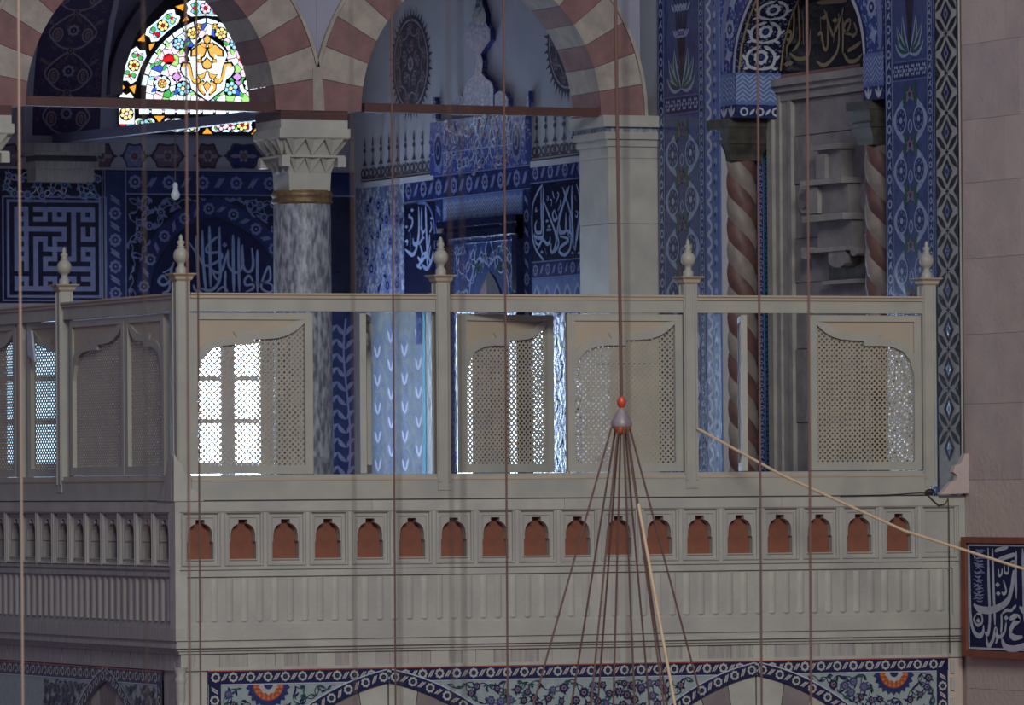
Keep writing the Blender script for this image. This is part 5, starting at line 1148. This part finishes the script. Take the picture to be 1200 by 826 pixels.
    for m in (('marble', 'marble_pale', 'marble') if front else ('marble_veined', 'marble_grey', 'marble_veined')):
        mb = MB(); k6 = 6; 
        for e in range(1):
            pr_ = [(w_ * (i / k6 - 0.5), -0.022 + (0.009 if front else 0.014) * math.sin(PI * i / k6) ** 0.6) for i in range(k6 + 1)]
            top = [local(u, f1 - 0.012, o) for u, o in pr_]; bot = [local(u, f0_ + 0.012, o) for u, o in pr_]
            mb.add(bot + top, [(i, i + 1, k6 + 2 + i, k6 + 1 + i) for i in range(k6)], m, False)
            mb.add(bot + [local(0, f0_ - 0.0, -0.021)], [(i + 1, i, k6 + 1) for i in range(k6)], m); mb.add(top, [tuple(range(k6 + 1))], m)
        fm_[m] = mb.mesh('flute')
    keys = list(fm_)
    for k in range(nf):
        u = a0 + (k + 0.5) * (a1 - a0) / nf; o = link('flute', fm_[keys[k % len(keys)]], t, loc); o.location = (u, 0, 0) if front else (0, -u, 0)
    sl('moulding', u_lo if not front else 0.075, u_hi if not front else W - 0.09, f0_ - 0.03, f0_ - 0.012, -0.004, DP, m1)
    # cornice under the flutes, stepping back
    e = 0.0
    for v1, v0, o, m in ((f0_ - 0.03, f0_ - 0.105, 0.0, m1), (f0_ - 0.105, f0_ - 0.125, -0.012, m1), (f0_ - 0.125, f0_ - 0.15, -0.004, 'marble_pale' if front else m1), (f0_ - 0.15, f0_ - 0.168, -0.022, m1), (f0_ - 0.168, f0_ - 0.185, -0.034, m1)):
        if front: sl('cornice_moulding', 0.0 - o, W, v0, v1, o, DP, m)
        else: sl('cornice_moulding', u_lo, 0.0 + o, v0, v1, o, DP, m)
    # band of upright veneer pieces
    b1, b0 = f0_ - 0.185, -1.005; u = (0.05 if front else u_lo); rg = random.Random(4 if front else 6); end = (W if front else -0.05)
    while u < end - 0.02:
        l = rg.choice((0.06, 0.09, 0.12, 0.16)); l = min(l, end - u); m = rg.choice(('marble_grey', 'marble_veined', 'marble_pale', 'marble') if front else ('marble_grey', 'marble_veined', 'marble_veined'))
        sl('veneer_piece', u + 0.001, u + l - 0.001, b0, b1, -0.05 + rg.uniform(-0.002, 0.002), DP, m); u += l
    if front: sl('lower_moulding', 0.05, W, b0 - 0.018, b0, -0.045, DP, 'marble_pale')
    else: sl('lower_moulding', u_lo, -0.05, b0 - 0.018, b0, -0.045, DP, 'marble_veined')
    return t
parapet(True); parapet(False)

# ================================================================== arches below: tiled spandrels and voussoirs
def lower(front):
    if front:
        fr = FY(0.06); ux0 = onY(243, 790, 0.06)[0]; ux1 = onY(1110, 775, 0.06)[0]; apex = [onY(455, 800, 0.06)[0], onY(886, 792, 0.06)[0]]; za = -1.115; a = 1.17
        lab = 'blue and white flowered tile spandrels above the two lower arches'; loc = (W / 2, 0.06, -2.4); ul, uh = 0.06, W; zt = -1.024
    else:
        fr = FX(0.06); ux0 = -4.0; ux1 = fr.px(192, 790)[0]; apex = [fr.px(126, 800)[0]]; za = -1.115; a = 0.95
        lab = 'shaded dark flowered tile spandrel above the lower side arch'; loc = (0.06, 2.0, -2.4); ul, uh = -4.6, -0.06; zt = -1.03
    wh, co, cm = 'grey_glaze', 'navy', 'cobalt'
    t = thing('tiled_spandrel', lab, 'tile panel', loc)
    def hgt(u):
        h = -9
        for ac in apex:
            x = abs(u - ac)
            if x < a: h = max(h, arch_height(a, 0.286, x) - arch_height(a, 0.286, 0))
        return za + max(h, -1.2)
    N = 120; us = [ux0 + (ux1 - ux0) * k / N for k in range(N + 1)]
    zl_ = [max(hgt(u), -1.75) for u in us]
    mb = MB(); top = [fr.pt(u, zt, 0.012) for u in us]; bot = [fr.pt(u, z, 0.012) for u, z in zip(us, zl_)]
    tb = [fr.pt(u, zt, 0) for u in us]; bb = [fr.pt(u, z, 0) for u, z in zip(us, zl_)]; n = N + 1
    mb.add(top + bot + tb + bb, [(n + i, n + i + 1, i + 1, i) for i in range(N)] + [(3 * n + i, 3 * n + i + 1, n + i + 1, n + i) for i in range(N)] + [(i, i + 1, 2 * n + i + 1, 2 * n + i) for i in range(N)], wh); mb.build('tile_ground', t, loc)
    P = Pat(fr, 0.014); bw = 0.082
    P.rect(ux0, ux1, zt - bw, zt - 0.004, co, 0); P.rect(ux0 + 0.004, ux0 + bw, -1.72, zt - bw, co, 0); P.rect(ux1 - bw, ux1 - 0.004, -1.72, zt - bw, co, 0)
    P.border([(ux0 + 0.02, zt - bw / 2), (ux1 - 0.02, zt - bw / 2)], bw, 'bone_glaze', 'navy', 'leaf_green', 'bone_glaze', 'tile_red', 1, 0.112, 0.031)
    for x in (ux0 + bw / 2, ux1 - bw / 2): P.border([(x, -1.7), (x, zt - bw - 0.01)], bw, 'bone_glaze', 'navy', 'leaf_green', 'bone_glaze', 'tile_red', 1, 0.112, 0.031)
    for ac in apex:
        for sg in (-1, 1):
            xs = [a * 0.86 * k / 24 for k in range(25)]
            lo = [(ac + sg * x, hgt(ac + sg * x)) for x in xs if ux0 + 0.02 < ac + sg * x < ux1 - 0.02]
            hi = []
            for k, (u, v) in enumerate(lo):
                x = abs(u - ac) + 0.286; R = a + 0.286; nx = x / R; nz = math.sqrt(max(0.0, 1 - nx * nx)); hi.append((u + sg * nx * bw, v + nz * bw))
            hi = [(u, min(v, zt - 0.004)) for u, v in hi]
            (P.strip(hi, lo, co, 2) if sg > 0 else P.strip(lo, hi, co, 2))
            P.border([((p[0] + q[0]) / 2, (p[1] + q[1]) / 2) for p, q in zip(hi, lo)], bw, 'bone_glaze', 'navy', 'leaf_green', 'bone_glaze', 'tile_red', 3, 0.112, 0.031)
            P.stroke(hi[::3], 0.008, 'white_glaze', 3, 0.9)
    P.rect(ux0, ux1, zt - 0.006, zt, 'tile_red', 3); P.rect(ux0 + bw, ux1 - bw, zt - bw - 0.006, zt - bw, 'white_glaze', 1)
    meds = [onY(313, 792, 0.06)[0], onY(1046, 785, 0.06)[0]] if front else []
    for m_ in meds:
        v = zt - bw - 0.006
        def half(r, m, l, n=18, spk=0.0):
            pts = [(m_ - r, v)] + [(m_ + r * (1 + (spk if k % 2 else 0)) * math.cos(PI + PI * k / n), v + r * (1 + (spk if k % 2 else 0)) * math.sin(PI + PI * k / n)) for k in range(1, n)] + [(m_ + r, v)]
            P.poly(pts, m, l)
        half(0.125, 'cobalt', 3, 22, 0.16); half(0.10, 'tile_red', 4); half(0.055, 'bone_glaze', 6, 10, 0.18); half(0.03, 'cobalt', 7)
        for rr_, n_, dr_ in ((0.086, 9, 0.011), (0.066, 7, 0.009)):
            for k in range(n_): P.disc(m_ + rr_ * math.cos(PI + PI * (k + 0.5) / n_), v + rr_ * math.sin(PI + PI * (k + 0.5) / n_), dr_, 'tile_orange', 5, 7)
    def ins(u, v):
        if not (ux0 + bw + 0.012 < u < ux1 - bw - 0.012 and v < zt - bw - 0.015): return False
        for m_ in meds:
            if math.hypot(u - m_, v - (zt - bw)) < 0.17: return False
        for ac in apex:
            if abs(u - ac) < a: 
                R = a + 0.286; zc_ = za - arch_height(a, 0.286, 0); 
                if math.hypot(abs(u - ac) + 0.286, v - zc_) < R + bw + 0.015: return False
        return v > -1.6
    P.scatter(max(ux0 + bw, -2.6), ux1 - bw, -1.36, zt - bw, 0.056, ['navy', 'cobalt', 'navy', 'cobalt_mid'], ['leaf_green', 'navy', 'leaf_green', 'navy'], 1, ins, 17 if front else 18, (0.40, 0.58), 'navy', 'paint_mauve', 4)
    P.build('floral_pattern', t, loc)
    # stone round the tiles
    w = thing('wall_below_front' if front else 'wall_below_side', None, None, loc, kind='structure')
    def sl(name, u0, u1, v0, v1, o, b, m): 
        x = [fr.pt(u0, v0, o), fr.pt(u1, v0, o), fr.pt(u1, v1, o), fr.pt(u0, v1, o)]; y = [fr.pt(u0, v0, b), fr.pt(u1, v0, b), fr.pt(u1, v1, b), fr.pt(u0, v1, b)]
        MB().prism(x, y, m).build(name, w, loc)
    if front: 
        sl('corner_stone', ul, ux0, -1.75, -1.0235, 0.0, -0.14, 'marble_pale'); sl('corner_stone', ux1, W, -1.75, -1.0235, 0.0, -0.14, 'stone_b')
        for v in (-1.03, -1.14, -1.27, -1.42): sl('end_moulding', ux1 + 0.02, W - 0.06, v - 0.095, v - 0.01, 0.012, 0, 'marble')
    else: sl('corner_stone', ux1, -0.2005, -1.75, -1.0235, 0.0, -0.14, 'marble_veined')
    # voussoirs of each lower arch
    for j, ac in enumerate(apex):
        lc2 = fr.pt(ac, za - 0.9, -0.2)
        tt = thing('lower_arch', ('lower arch of pale and grey stones below the corner end of the balcony', 'lower arch of pale and grey stones nearest the bare wall')[j] if front else 'shaded lower side arch of plain stones', 'arch', lc2)
        nv = 10; rin = 0.20; c = 0.286
        for sg in (-1, 1):
            for k in range(nv):
                o_ = half_arch(a, c, -0.003, 3, k / nv, (k + 1) / nv - 0.003); i_ = half_arch(a, c, -rin, 3, k / nv, (k + 1) / nv - 0.003)
                zb0 = za - arch_height(a, c, 0)
                pts = [(ac + sg * max(x, 0), zb0 + h) for x, h in i_] + [(ac + sg * max(x, 0), zb0 + h) for x, h in o_[::-1]]
                if sg > 0: pts = pts[::-1]
                m = (('marble_mauve', 'marble_pale') if front else ('marble_grey', 'marble_mauve'))[k % 2]
                plate(fr, pts, 0.0, m, None, -0.4).build('voussoir', tt, lc2)
lower(True); lower(False)
# slim corner colonnette under the balcony edge
cl = thing('corner_colonnette', 'slim turned marble colonnette on the corner under the balcony', 'column', (0.045, 0.045, -1.75)); cll = (0.045, 0.045, -1.75)
MB().lathe([(0.03, -1.75), (0.03, -1.30), (0.02, -1.27), (0.034, -1.245), (0.02, -1.22), (0.03, -1.19), (0.03, -1.10)], 'marble_pale', (0.045, 0.045), 14).build('shaft', cl, cll)
MB().lathe([(0.03, -1.10), (0.036, -1.07), (0.026, -1.05), (0.045, -1.0)], 'marble_pale', (0.045, 0.045), 14).build('cap', cl, cll)

# ================================================================== wooden screen: posts, rails, lattice leaves
def screen_post(x, y, z0, label, w=0.084):
    loc = (x, y, z0); t = thing('screen_post', label, 'post', loc); h = w / 2
    boxo('shaft', (x - h, x + h, y - h, y + h, z0, 1.345), 'cream_wood', t, loc)
    for s in (-1, 1):
        boxo('raised_strip', (x + s * h * 0.78 - 0.007, x + s * h * 0.78 + 0.007, y - h - 0.006, y - h, z0 + 0.05, 1.33), 'cream_wood', t, loc)
        boxo('raised_strip', (x - h - 0.006, x - h, y + s * h * 0.78 - 0.007, y + s * h * 0.78 + 0.007, z0 + 0.05, 1.33), 'cream_wood', t, loc)
    mb = MB(); lv = ((1.335, h + 0.002), (1.345, h + 0.012), (1.362, h + 0.016), (1.374, h + 0.034), (1.381, h + 0.036))
    for (za, a), (zb, b) in zip(lv, lv[1:]):
        q = [(x - a, y - a, za), (x + a, y - a, za), (x + a, y + a, za), (x - a, y + a, za), (x - b, y - b, zb), (x + b, y - b, zb), (x + b, y + b, zb), (x - b, y + b, zb)]
        mb.add(q, [(3, 2, 1, 0), (4, 5, 6, 7), (0, 1, 5, 4), (1, 2, 6, 5), (2, 3, 7, 6), (3, 0, 4, 7)], 'cream_board')
    mb.build('cap', t, loc); b = 1.381
    pf = [(0.033, 0), (0.033, 0.03), (0.026, 0.038), (0.019, 0.05), (0.022, 0.058)] + [(0.047 * math.sin(PI * (0.16 + 0.70 * k / 8)), 0.108 - 0.05 * math.cos(PI * (0.16 + 0.70 * k / 8))) for k in range(9)] + [(0.024, 0.157), (0.027, 0.162), (0.014, 0.168), (0.024, 0.184), (0.022, 0.194), (0.010, 0.202), (0.013, 0.212), (0.010, 0.226), (0.002, 0.236)]
    MB().lathe([(r, b + z) for r, z in pf], 'cream_wood', (x, y), 16).build('finial', t, loc)
YS = 0.055
fx = lambda p, y=YS: onY(p, 460, y)[0]
px_posts = [fx(213), fx(517.5), fx(807.5), fx(1087)]
screen_post(px_posts[0], YS, 0.0, 'cream corner post with ball finial joining both screen sides')
screen_post(px_posts[1], YS, 0.06, 'cream screen post with ball finial in front of the tiled crown wall')
screen_post(px_posts[2], YS, 0.06, 'cream screen post with ball finial in front of the stone pier tiles')
screen_post(px_posts[3], YS, 0.06, 'cream screen post with ball finial next to the diamond strip')
XS = px_posts[0]
sy1 = onX(76, 460, XS)[0]
screen_post(XS, sy1, 0.06, 'shaded cream screen post with ball finial in front of the kufic panel')
def rail(p, q, along, label, z0, z1, kind):
    """top rail with cap, or foot rail with mouldings"""
    fr = FY(YS) if along == 'x' else FX(XS); u0, u1 = p, q; loc = fr.pt((u0 + u1) / 2, z0, 0); t = thing(kind, label, 'rail', loc)
    def sl(nm, v0, v1, o, b, m): 
        x = [fr.pt(u0, v0, o), fr.pt(u1, v0, o), fr.pt(u1, v1, o), fr.pt(u0, v1, o)]; y = [fr.pt(u0, v0, b), fr.pt(u1, v0, b), fr.pt(u1, v1, b), fr.pt(u0, v1, b)]
        MB().prism(x, y, m).build(nm, t, loc)
    if kind == 'top_rail': sl('board', z0, z1 - 0.032, 0.026, -0.026, 'cream_wood'); sl('cap_moulding', z1 - 0.032, z1 - 0.012, 0.036, -0.036, 'cream_board'); sl('cap_moulding', z1 - 0.012, z1, 0.045, -0.045, 'cream_board')
    else: sl('base', z0, z0 + 0.009, 0.012, -0.03, 'cream_wood'); sl('board', z0 + 0.009, z1 - 0.035, 0.036, -0.036, 'cream_wood'); sl('bead', z1 - 0.035, z1 - 0.02, 0.040, -0.04, 'cream_board'); sl('bead', z1 - 0.02, z1, 0.03, -0.03, 'cream_wood')
hp = 0.046
bays = [(px_posts[0] + hp, px_posts[1] - hp, 'between corner post and crown side post'), (px_posts[1] + hp, px_posts[2] - hp, 'between the two middle posts'), (px_posts[2] + hp, px_posts[3] - hp, 'between the pier side post and the diamond strip post')]
for a, b, w_ in bays:
    rail(a, b, 'x', 'cream wooden top rail ' + w_, 1.155, 1.264, 'top_rail'); rail(a - hp if a > 0.3 else a, b + hp, 'x', 'cream wooden foot rail ' + w_, 0.0, 0.16, 'foot_rail')
for a, b, w_ in ((-sy1 + hp, -YS - hp, 'on the shaded side next to the corner post'), (-7.6, -sy1 - hp, 'on the shaded side beyond the kufic side post')):
    rail(a, b, 'y', 'cream wooden top rail ' + w_, 1.155, 1.264, 'top_rail'); rail(a - (hp if a > -4 else 0), b + (hp if b < -1 else 0), 'y', 'cream wooden foot rail ' + w_, 0.0, 0.16, 'foot_rail')

LZ0, LZ1 = 0.166, 1.143
EDGE_LO = [(0.0, 415), (0.015, 370), (0.045, 295), (0.11, 230), (0.22, 195), (0.33, 186), (0.51, 186), (0.515, 148), (0.64, 144), (0.75, 136), (0.84, 116), (0.92, 80), (1.0, 25)]
EDGE_HI = [(0.0, 240), (0.06, 185), (0.15, 150), (0.25, 135), (0.365, 130), (0.335, 90), (0.50, 86), (0.64, 85), (0.72, 80), (0.81, 55), (0.88, 25), (0.93, 5)]
LAT = {}
def leaf(x, y, rot, w, mirror, label, z0=LZ0, z1=LZ1, tilt=0.0):
    """one lattice leaf; local x along its width, front face towards local -y"""
    t = thing('lattice_leaf', label, 'lattice screen', (x, y, z0)); t.rotation_euler = (0, tilt, rot)
    H = z1 - z0; st, rb_, rt = 0.05, 0.052, 0.04; key = (round(w, 3), mirror)
    if key not in LAT:
        ms = {}
        fl = FY(0.0)
        for nm, d in (('stile', (0, st, 0, H)), ('stile_b', (w - st, w, 0, H)), ('bottom_rail', (st, w - st, 0, rb_)), ('head_rail', (st, w - st, H - rt, H))): ms[nm] = MB().box(d[0], d[1], 0, 0.038, d[2], d[3], 'cream_wood').mesh(nm.replace('_b', '') if nm == 'stile_b' else nm)
        iw = w - 2 * st; k = 0.00525 / 6.66 * 1.04; ztop = H - rt
        def tr(s, d): return (st + (1 - s if mirror else s) * iw, ztop - d * k)
        lo = [tr(*p) for p in EDGE_LO]; hi = [tr(*p) for p in EDGE_HI]
        # flat board above the curve, drawn as strips between the edge and the head rail
        mb = MB(); xs = [st + iw * i / 40 for i in range(41)]
        def yl(xx):
            pts = sorted(lo)
            for (a0, b0), (a1, b1) in zip(pts, pts[1:]):
                if a0 <= xx <= a1: return b0 + (b1 - b0) * (xx - a0) / (a1 - a0 + 1e-9)
            return pts[-1][1]
        F_ = [(xx, 0.012, yl(xx) + 0.008) for xx in xs] + [(xx, 0.012, ztop) for xx in xs]; G = [(a, 0.024, c) for a, b, c in F_]; n = 41
        mb.add(F_ + G, [(i, i + 1, n + i + 1, n + i) for i in range(40)] + [(2 * n + i, 3 * n + i, 3 * n + i + 1, 2 * n + i + 1) for i in range(40)] + [(i, 2 * n + i, 2 * n + i + 1, i + 1) for i in range(40)], 'cream_board'); ms['spandrel_board'] = mb.mesh('spandrel_board')
        # raised ogee band along the curve
        loop = lo + hi[::-1] + [] ; end = tr(1.0, 0)
        loop = lo + [end] + hi[::-1]
        if mirror: loop = loop[::-1]
        mb = MB().prism([(a, 0.002, c) for a, c in loop], [(a, 0.026, c) for a, c in loop], 'cream_wood'); ms['ogee_band'] = mb.mesh('ogee_band')
        # lattice of crossed slats, clipped to the opening
        mb = MB(); L0, L1, B0, B1 = st, w - st, rb_, ztop; pt_ = 0.0247 * math.sqrt(2); sw_ = 0.0112 * math.sqrt(2) / 2
        for dr, yy in ((1, 0.0265), (-1, 0.0286)):
            c = (L0 - B1) if dr > 0 else (L0 + B0); top_c = (L1 - B0) if dr > 0 else (L1 + B1)
            while c < top_c:
                # line x - dr*z = c  ;  quad of half width sw_ in c
                q = [(L0, B0), (L1, B0), (L1, B1), (L0, B1)]
                q = clip(q, 1, -dr, c + sw_); q = clip(q, -1, dr, -(c - sw_))
                if len(q) > 2 and abs(sum(q[i][0] * q[(i + 1) % len(q)][1] - q[(i + 1) % len(q)][0] * q[i][1] for i in range(len(q)))) > 1e-6:
                    mb.prism([(a, yy, b) for a, b in q], [(a, yy + 0.002, b) for a, b in q], 'lattice_wood')
                c += pt_
        ms['lattice'] = mb.mesh('lattice'); LAT[key] = ms
    for nm, me in LAT[key].items():
        o = link('stile' if nm == 'stile_b' else nm, me, t)
        if nm == 'lattice': o['kind'] = 'stuff'
    return t
lw = (bays[1][1] - bays[1][0]) / 2 - 0.008
YL = YS - 0.012
leaf(px_posts[0] + hp + 0.004, YL, 0, fx(366) - px_posts[0] - hp - 0.004, False, 'closed lattice leaf with bright window light behind, next to the corner post')
leaf(fx(540), YL, math.radians(20), lw, False, 'half open lattice leaf swung inwards beside the crown side post')
leaf(px_posts[2] - hp - lw - 0.002, YL, 0, lw, False, 'closed lattice leaf with the hanging red knob in front of it')
leaf(px_posts[3] - hp - lw - 0.002, YL, 0, lw, True, 'closed lattice leaf with a glittering edge next to the diamond strip post')
VA = math.radians(90 - 22.9)
leaf(fx(428.5), YL, VA - 0.02, lw, False, 'open lattice leaf seen edge on beside the marble column')
leaf(fx(875), YL, VA - 0.006, lw, False, 'open lattice leaf with peeling paint seen edge on before the spiral column', tilt=0.004)
# side leaves (local x runs towards the corner)
XL = XS - 0.012
def yside(p): return onX(p, 460, XS)[0]
leaf(XL, yside(84), -PI / 2, yside(84) - yside(147), False, 'closed lattice leaf on the shaded side next to the kufic side post')
leaf(XL, yside(148.5), -PI / 2, yside(148.5) - yside(194), True, 'closed lattice leaf on the shaded side next to the corner post')
leaf(XL, yside(34), -PI / 2 + 0.12, yside(34) - yside(67), True, 'slightly opened lattice leaf with broken corner strip on the shaded side', 0.161, 1.154)
leaf(XL, yside(-42), -PI / 2, yside(-42) - yside(20), False, 'lattice leaf on the shaded side cut off beyond the broken leaf', 0.161, 1.154)
s_ = yside(26.5); boxo_ = tag(boxo('meeting_post', (XS - 0.02, XS + 0.02, s_ - 0.05, s_ + 0.05, 0.16, 1.155), 'cream_wood'), 'slim upright strip between two lattice leaves on the shaded side', 'post')
bs = tag(MB().prism([(XL - 0.02, yside(42), 1.10), (XL - 0.02, yside(38), 1.10), (XL - 0.02, yside(38), 0.95), (XL - 0.02, yside(46), 0.90)], [(XL - 0.005, yside(42), 1.10), (XL - 0.005, yside(38), 1.10), (XL - 0.005, yside(38), 0.95), (XL - 0.005, yside(46), 0.90)], 'white_glaze').build('loose_strip'), 'pale broken strip of wood hanging on the opened side leaf', 'wood strip')
# scalloped brackets at the two ends of the foot rail
def bracket(fr, pts, t, m, label):
    o = plate(fr, [fr.px(*p) for p in pts], t, m, None, 0.0).build('scroll_bracket'); return tag(o, label, 'bracket')
bracket(FY(0.004), [(203, 587.5), (203, 531), (208, 540), (213, 545), (215, 552), (219, 556), (220, 566), (222, 572), (228, 575), (233, 578), (238, 587)][::-1], 0.012, 'marble_pale', 'scalloped pale bracket at the foot of the corner post facing the hall')
bracket(FX(0.004), [(203, 587.5), (203, 531), (198, 542), (196, 556), (194, 570), (189, 578), (186, 587)], 0.012, 'marble_veined', 'scalloped shaded bracket at the foot of the corner post')
bracket(FY(-0.01), [(1098, 579), (1131, 578), (1131, 531), (1126, 533), (1122, 543), (1115, 546), (1113, 553), (1118, 557), (1117, 562), (1110, 565), (1104, 573)], 0.05, 'stone_c', 'broken stone bracket where the balcony meets the bare wall')

# ================================================================== hanging ropes, knob, cords
def hang(px, py0, py1, d, r, m, label, dx=0.0):
    a = atD(px + dx, py0, d); b = atD(px, py1, d); b2 = np.array([b[0], b[1], b[2]])
    v = (b2 - a) / abs(b2[2] - a[2]); top = a - v * (6.5 - a[2]) * (1 if v[2] < 0 else -1); bot = b2
    o = MB().tube([top, a, b2], r, m, 7).build('hanging_rope'); return tag(o, label, 'rope', 'lamp ropes hanging through the hall')
ROPES = [(27, 26.0, 0.0050, 'rope_light', 'pale hanging rope in front of the kufic panel'), (173, 17.0, 0.0023, 'rope_pale', 'blurred hanging rope left of the corner post in front of the lunette'), (223, 24.0, 0.0045, 'rope', 'dark hanging rope passing just beside the corner post'), (235.5, 33.0, 0.005, 'rope', 'thin dark rope over the first arched opening of the front parapet'),
         (417, 17.0, 0.0023, 'rope_pale', 'blurred hanging rope beside the marble column'), (464, 34.0, 0.005, 'rope', 'thin dark rope in front of the worn tiles'), (469.5, 15.0, 0.0023, 'rope_pale', 'blurred hanging rope next to the rope before the worn tiles'), (531, 16.0, 0.0023, 'rope_pale', 'blurred hanging rope in front of the crown edge'), (545, 14.5, 0.0023, 'rope_pale', 'faint blurred hanging rope in front of the crown'),
         (595.5, 33.0, 0.0055, 'rope', 'dark hanging rope in front of the half open leaf'), (738, 14.0, 0.0023, 'rope_pale', 'blurred hanging rope behind the knob cords'), (893, 31.0, 0.0055, 'rope', 'dark hanging rope in front of the spiral column'), (951, 29.0, 0.0055, 'rope', 'dark hanging rope in front of the stone niche')]
for px, d, r, m, lab in ROPES: hang(px, 413, 900, d, r, m, lab, -3.0)
KD = 34.0; hub = atD(728.5, 494, KD); kl = tuple(hub)
kn = thing('rope_knob', 'red and orange knob where one rope fans out into many cords', 'lamp knob', kl)
s1 = KD / FPX
MB().lathe([(2.5 * s1, hub[2] + 16 * s1), (5 * s1, hub[2] + 20 * s1), (5.5 * s1, hub[2] + 24 * s1), (3 * s1, hub[2] + 29 * s1)], 'knob_red', (hub[0], hub[1]), 12).build('bead', kn, kl)
MB().lathe([(4 * s1, hub[2] + 14 * s1), (7 * s1, hub[2] + 9 * s1), (12 * s1, hub[2] + 0 * s1), (12.5 * s1, hub[2] - 4 * s1), (12 * s1, hub[2] - 6 * s1)][::-1], 'knob_grey', (hub[0], hub[1]), 16).build('bell', kn, kl)
MB().lathe([(3 * s1, hub[2] - 15 * s1), (8 * s1, hub[2] - 12 * s1), (11.5 * s1, hub[2] - 6 * s1), (12 * s1, hub[2] - 3 * s1)], 'knob_orange', (hub[0], hub[1]), 16).build('cup', kn, kl)
top = atD(721, 0, KD); tt_ = hub + (top - hub) * 1.7; tt_[0] = hub[0] + (top[0] - hub[0]) * 1.7
MB().tube([tt_, hub + np.array([0, 0, 27 * s1])], 0.009, 'rope', 8).build('main_rope', kn, kl)
for k, (ex, ey, dd) in enumerate(((638, 780, -0.2), (677, 780, 0.25), (697, 780, -0.3), (704, 780, 0.3), (720, 780, 0.0), (742, 780, -0.25), (757, 780, 0.3), (772, 780, -0.3), (799, 732, 0.15), (775, 780, 0.35))):
    st = atD(728.5 + (ex - 728) * 0.13, 500, KD + dd * 0.2); en = atD(ex, ey, KD + dd * 1.2); far = en + (en - st) * 0.35
    MB().tube([st, en, far], 0.0050, 'rope', 6).build('cord', kn, kl)
tag(MB().tube([atD(748, 590, 33.6), atD(766, 690, 33.6), atD(797, 860, 33.6)], 0.008, 'rope_tan', 7).build('slack_cord'), 'tan cord slanting down beside the fan of dark cords', 'cord')
pa = onY(817, 502, 0.0); p0 = np.array([pa[0], 0.0, pa[1]]);  p3 = np.array([W - 0.015, *onX(1235, 678, W - 0.015)]); dm = lambda t: (p0 - CAM) @ FV * (1 - t) + (p3 - CAM) @ FV * t - 0.25; p1 = atD(915, 556, dm(0.24)); p2 = atD(1060, 622, dm(0.58))
tag(MB().tube([p0, p1, p2, p3], 0.0095, 'rope_tan', 8).build('taut_cord'), 'tan cord stretched from screen post down across the parapet to the wall', 'cord')
# thin cable and cluster at the end of the parapet
cb_ = thing('wall_cable', 'thin black cable running down the end of the parapet', 'cable', (onY(1112, 590, -0.02)[0], -0.02, 0)); cbl_ = tuple(cb_.location)
def fp(px, py, y=-0.012): x, z_ = onY(px, py, y); return (x, y, z_)
MB().tube([fp(1085, 577, -0.01), fp(1092, 585), fp(1100, 592), fp(1108, 590), fp(1111, 584), fp(1112, 600), fp(1113, 765)], 0.0035, 'cable_black', 6).build('lead_wire', cb_, cbl_)
MB().tube([fp(985, 581), fp(1040, 580), fp(1080, 577.5), fp(1097, 580)], 0.004, 'cable_black', 6).build('lead_wire', cb_, cbl_)
MB().lathe([(0.012, 0.01), (0.035, 0.02), (0.03, 0.035), (0.008, 0.045)], 'cable_black', (onY(1090, 578, -0.005)[0], 0.0), 8).build('coil', cb_, cbl_)
# bulb hanging in front of the far wall, on two rods from the cross beam
A0 = np.array([bp_[0], YA + 0.3, bp_[2]]); A1 = np.array([bq[0], YB, bq[1]])
def pxof(p): v = p - CAM; return 600 + FPX * (v @ RV) / (v @ FV)
lo_, hi_ = 0.0, 1.0
for _ in range(40):
    md = (lo_ + hi_) / 2; lo_, hi_ = (md, hi_) if pxof(A0 + (A1 - A0) * md) > 205.5 else (lo_, md)
bpt = A0 + (A1 - A0) * lo_; BY = bpt[1]
bx, bz0 = onY(205.5, 222, BY); bu = thing('hanging_bulb', 'small clear glass bulb hanging below the cross beam', 'lamp', (bx, BY, bz0)); bul = (bx, BY, bz0)
MB().lathe([(0.008, bz0 - 0.075), (0.03, bz0 - 0.06), (0.035, bz0 - 0.035), (0.018, bz0 + 0.0), (0.02, bz0 + 0.03), (0.012, bz0 + 0.05)], 'bulb_glass', (bx, BY), 12).build('glass', bu, bul)
MB().tube([(bx, BY, bz0 + 0.04), (bx, BY, bpt[2] - 0.03)], 0.004, 'rope_pale', 6).build('flex', bu, bul)
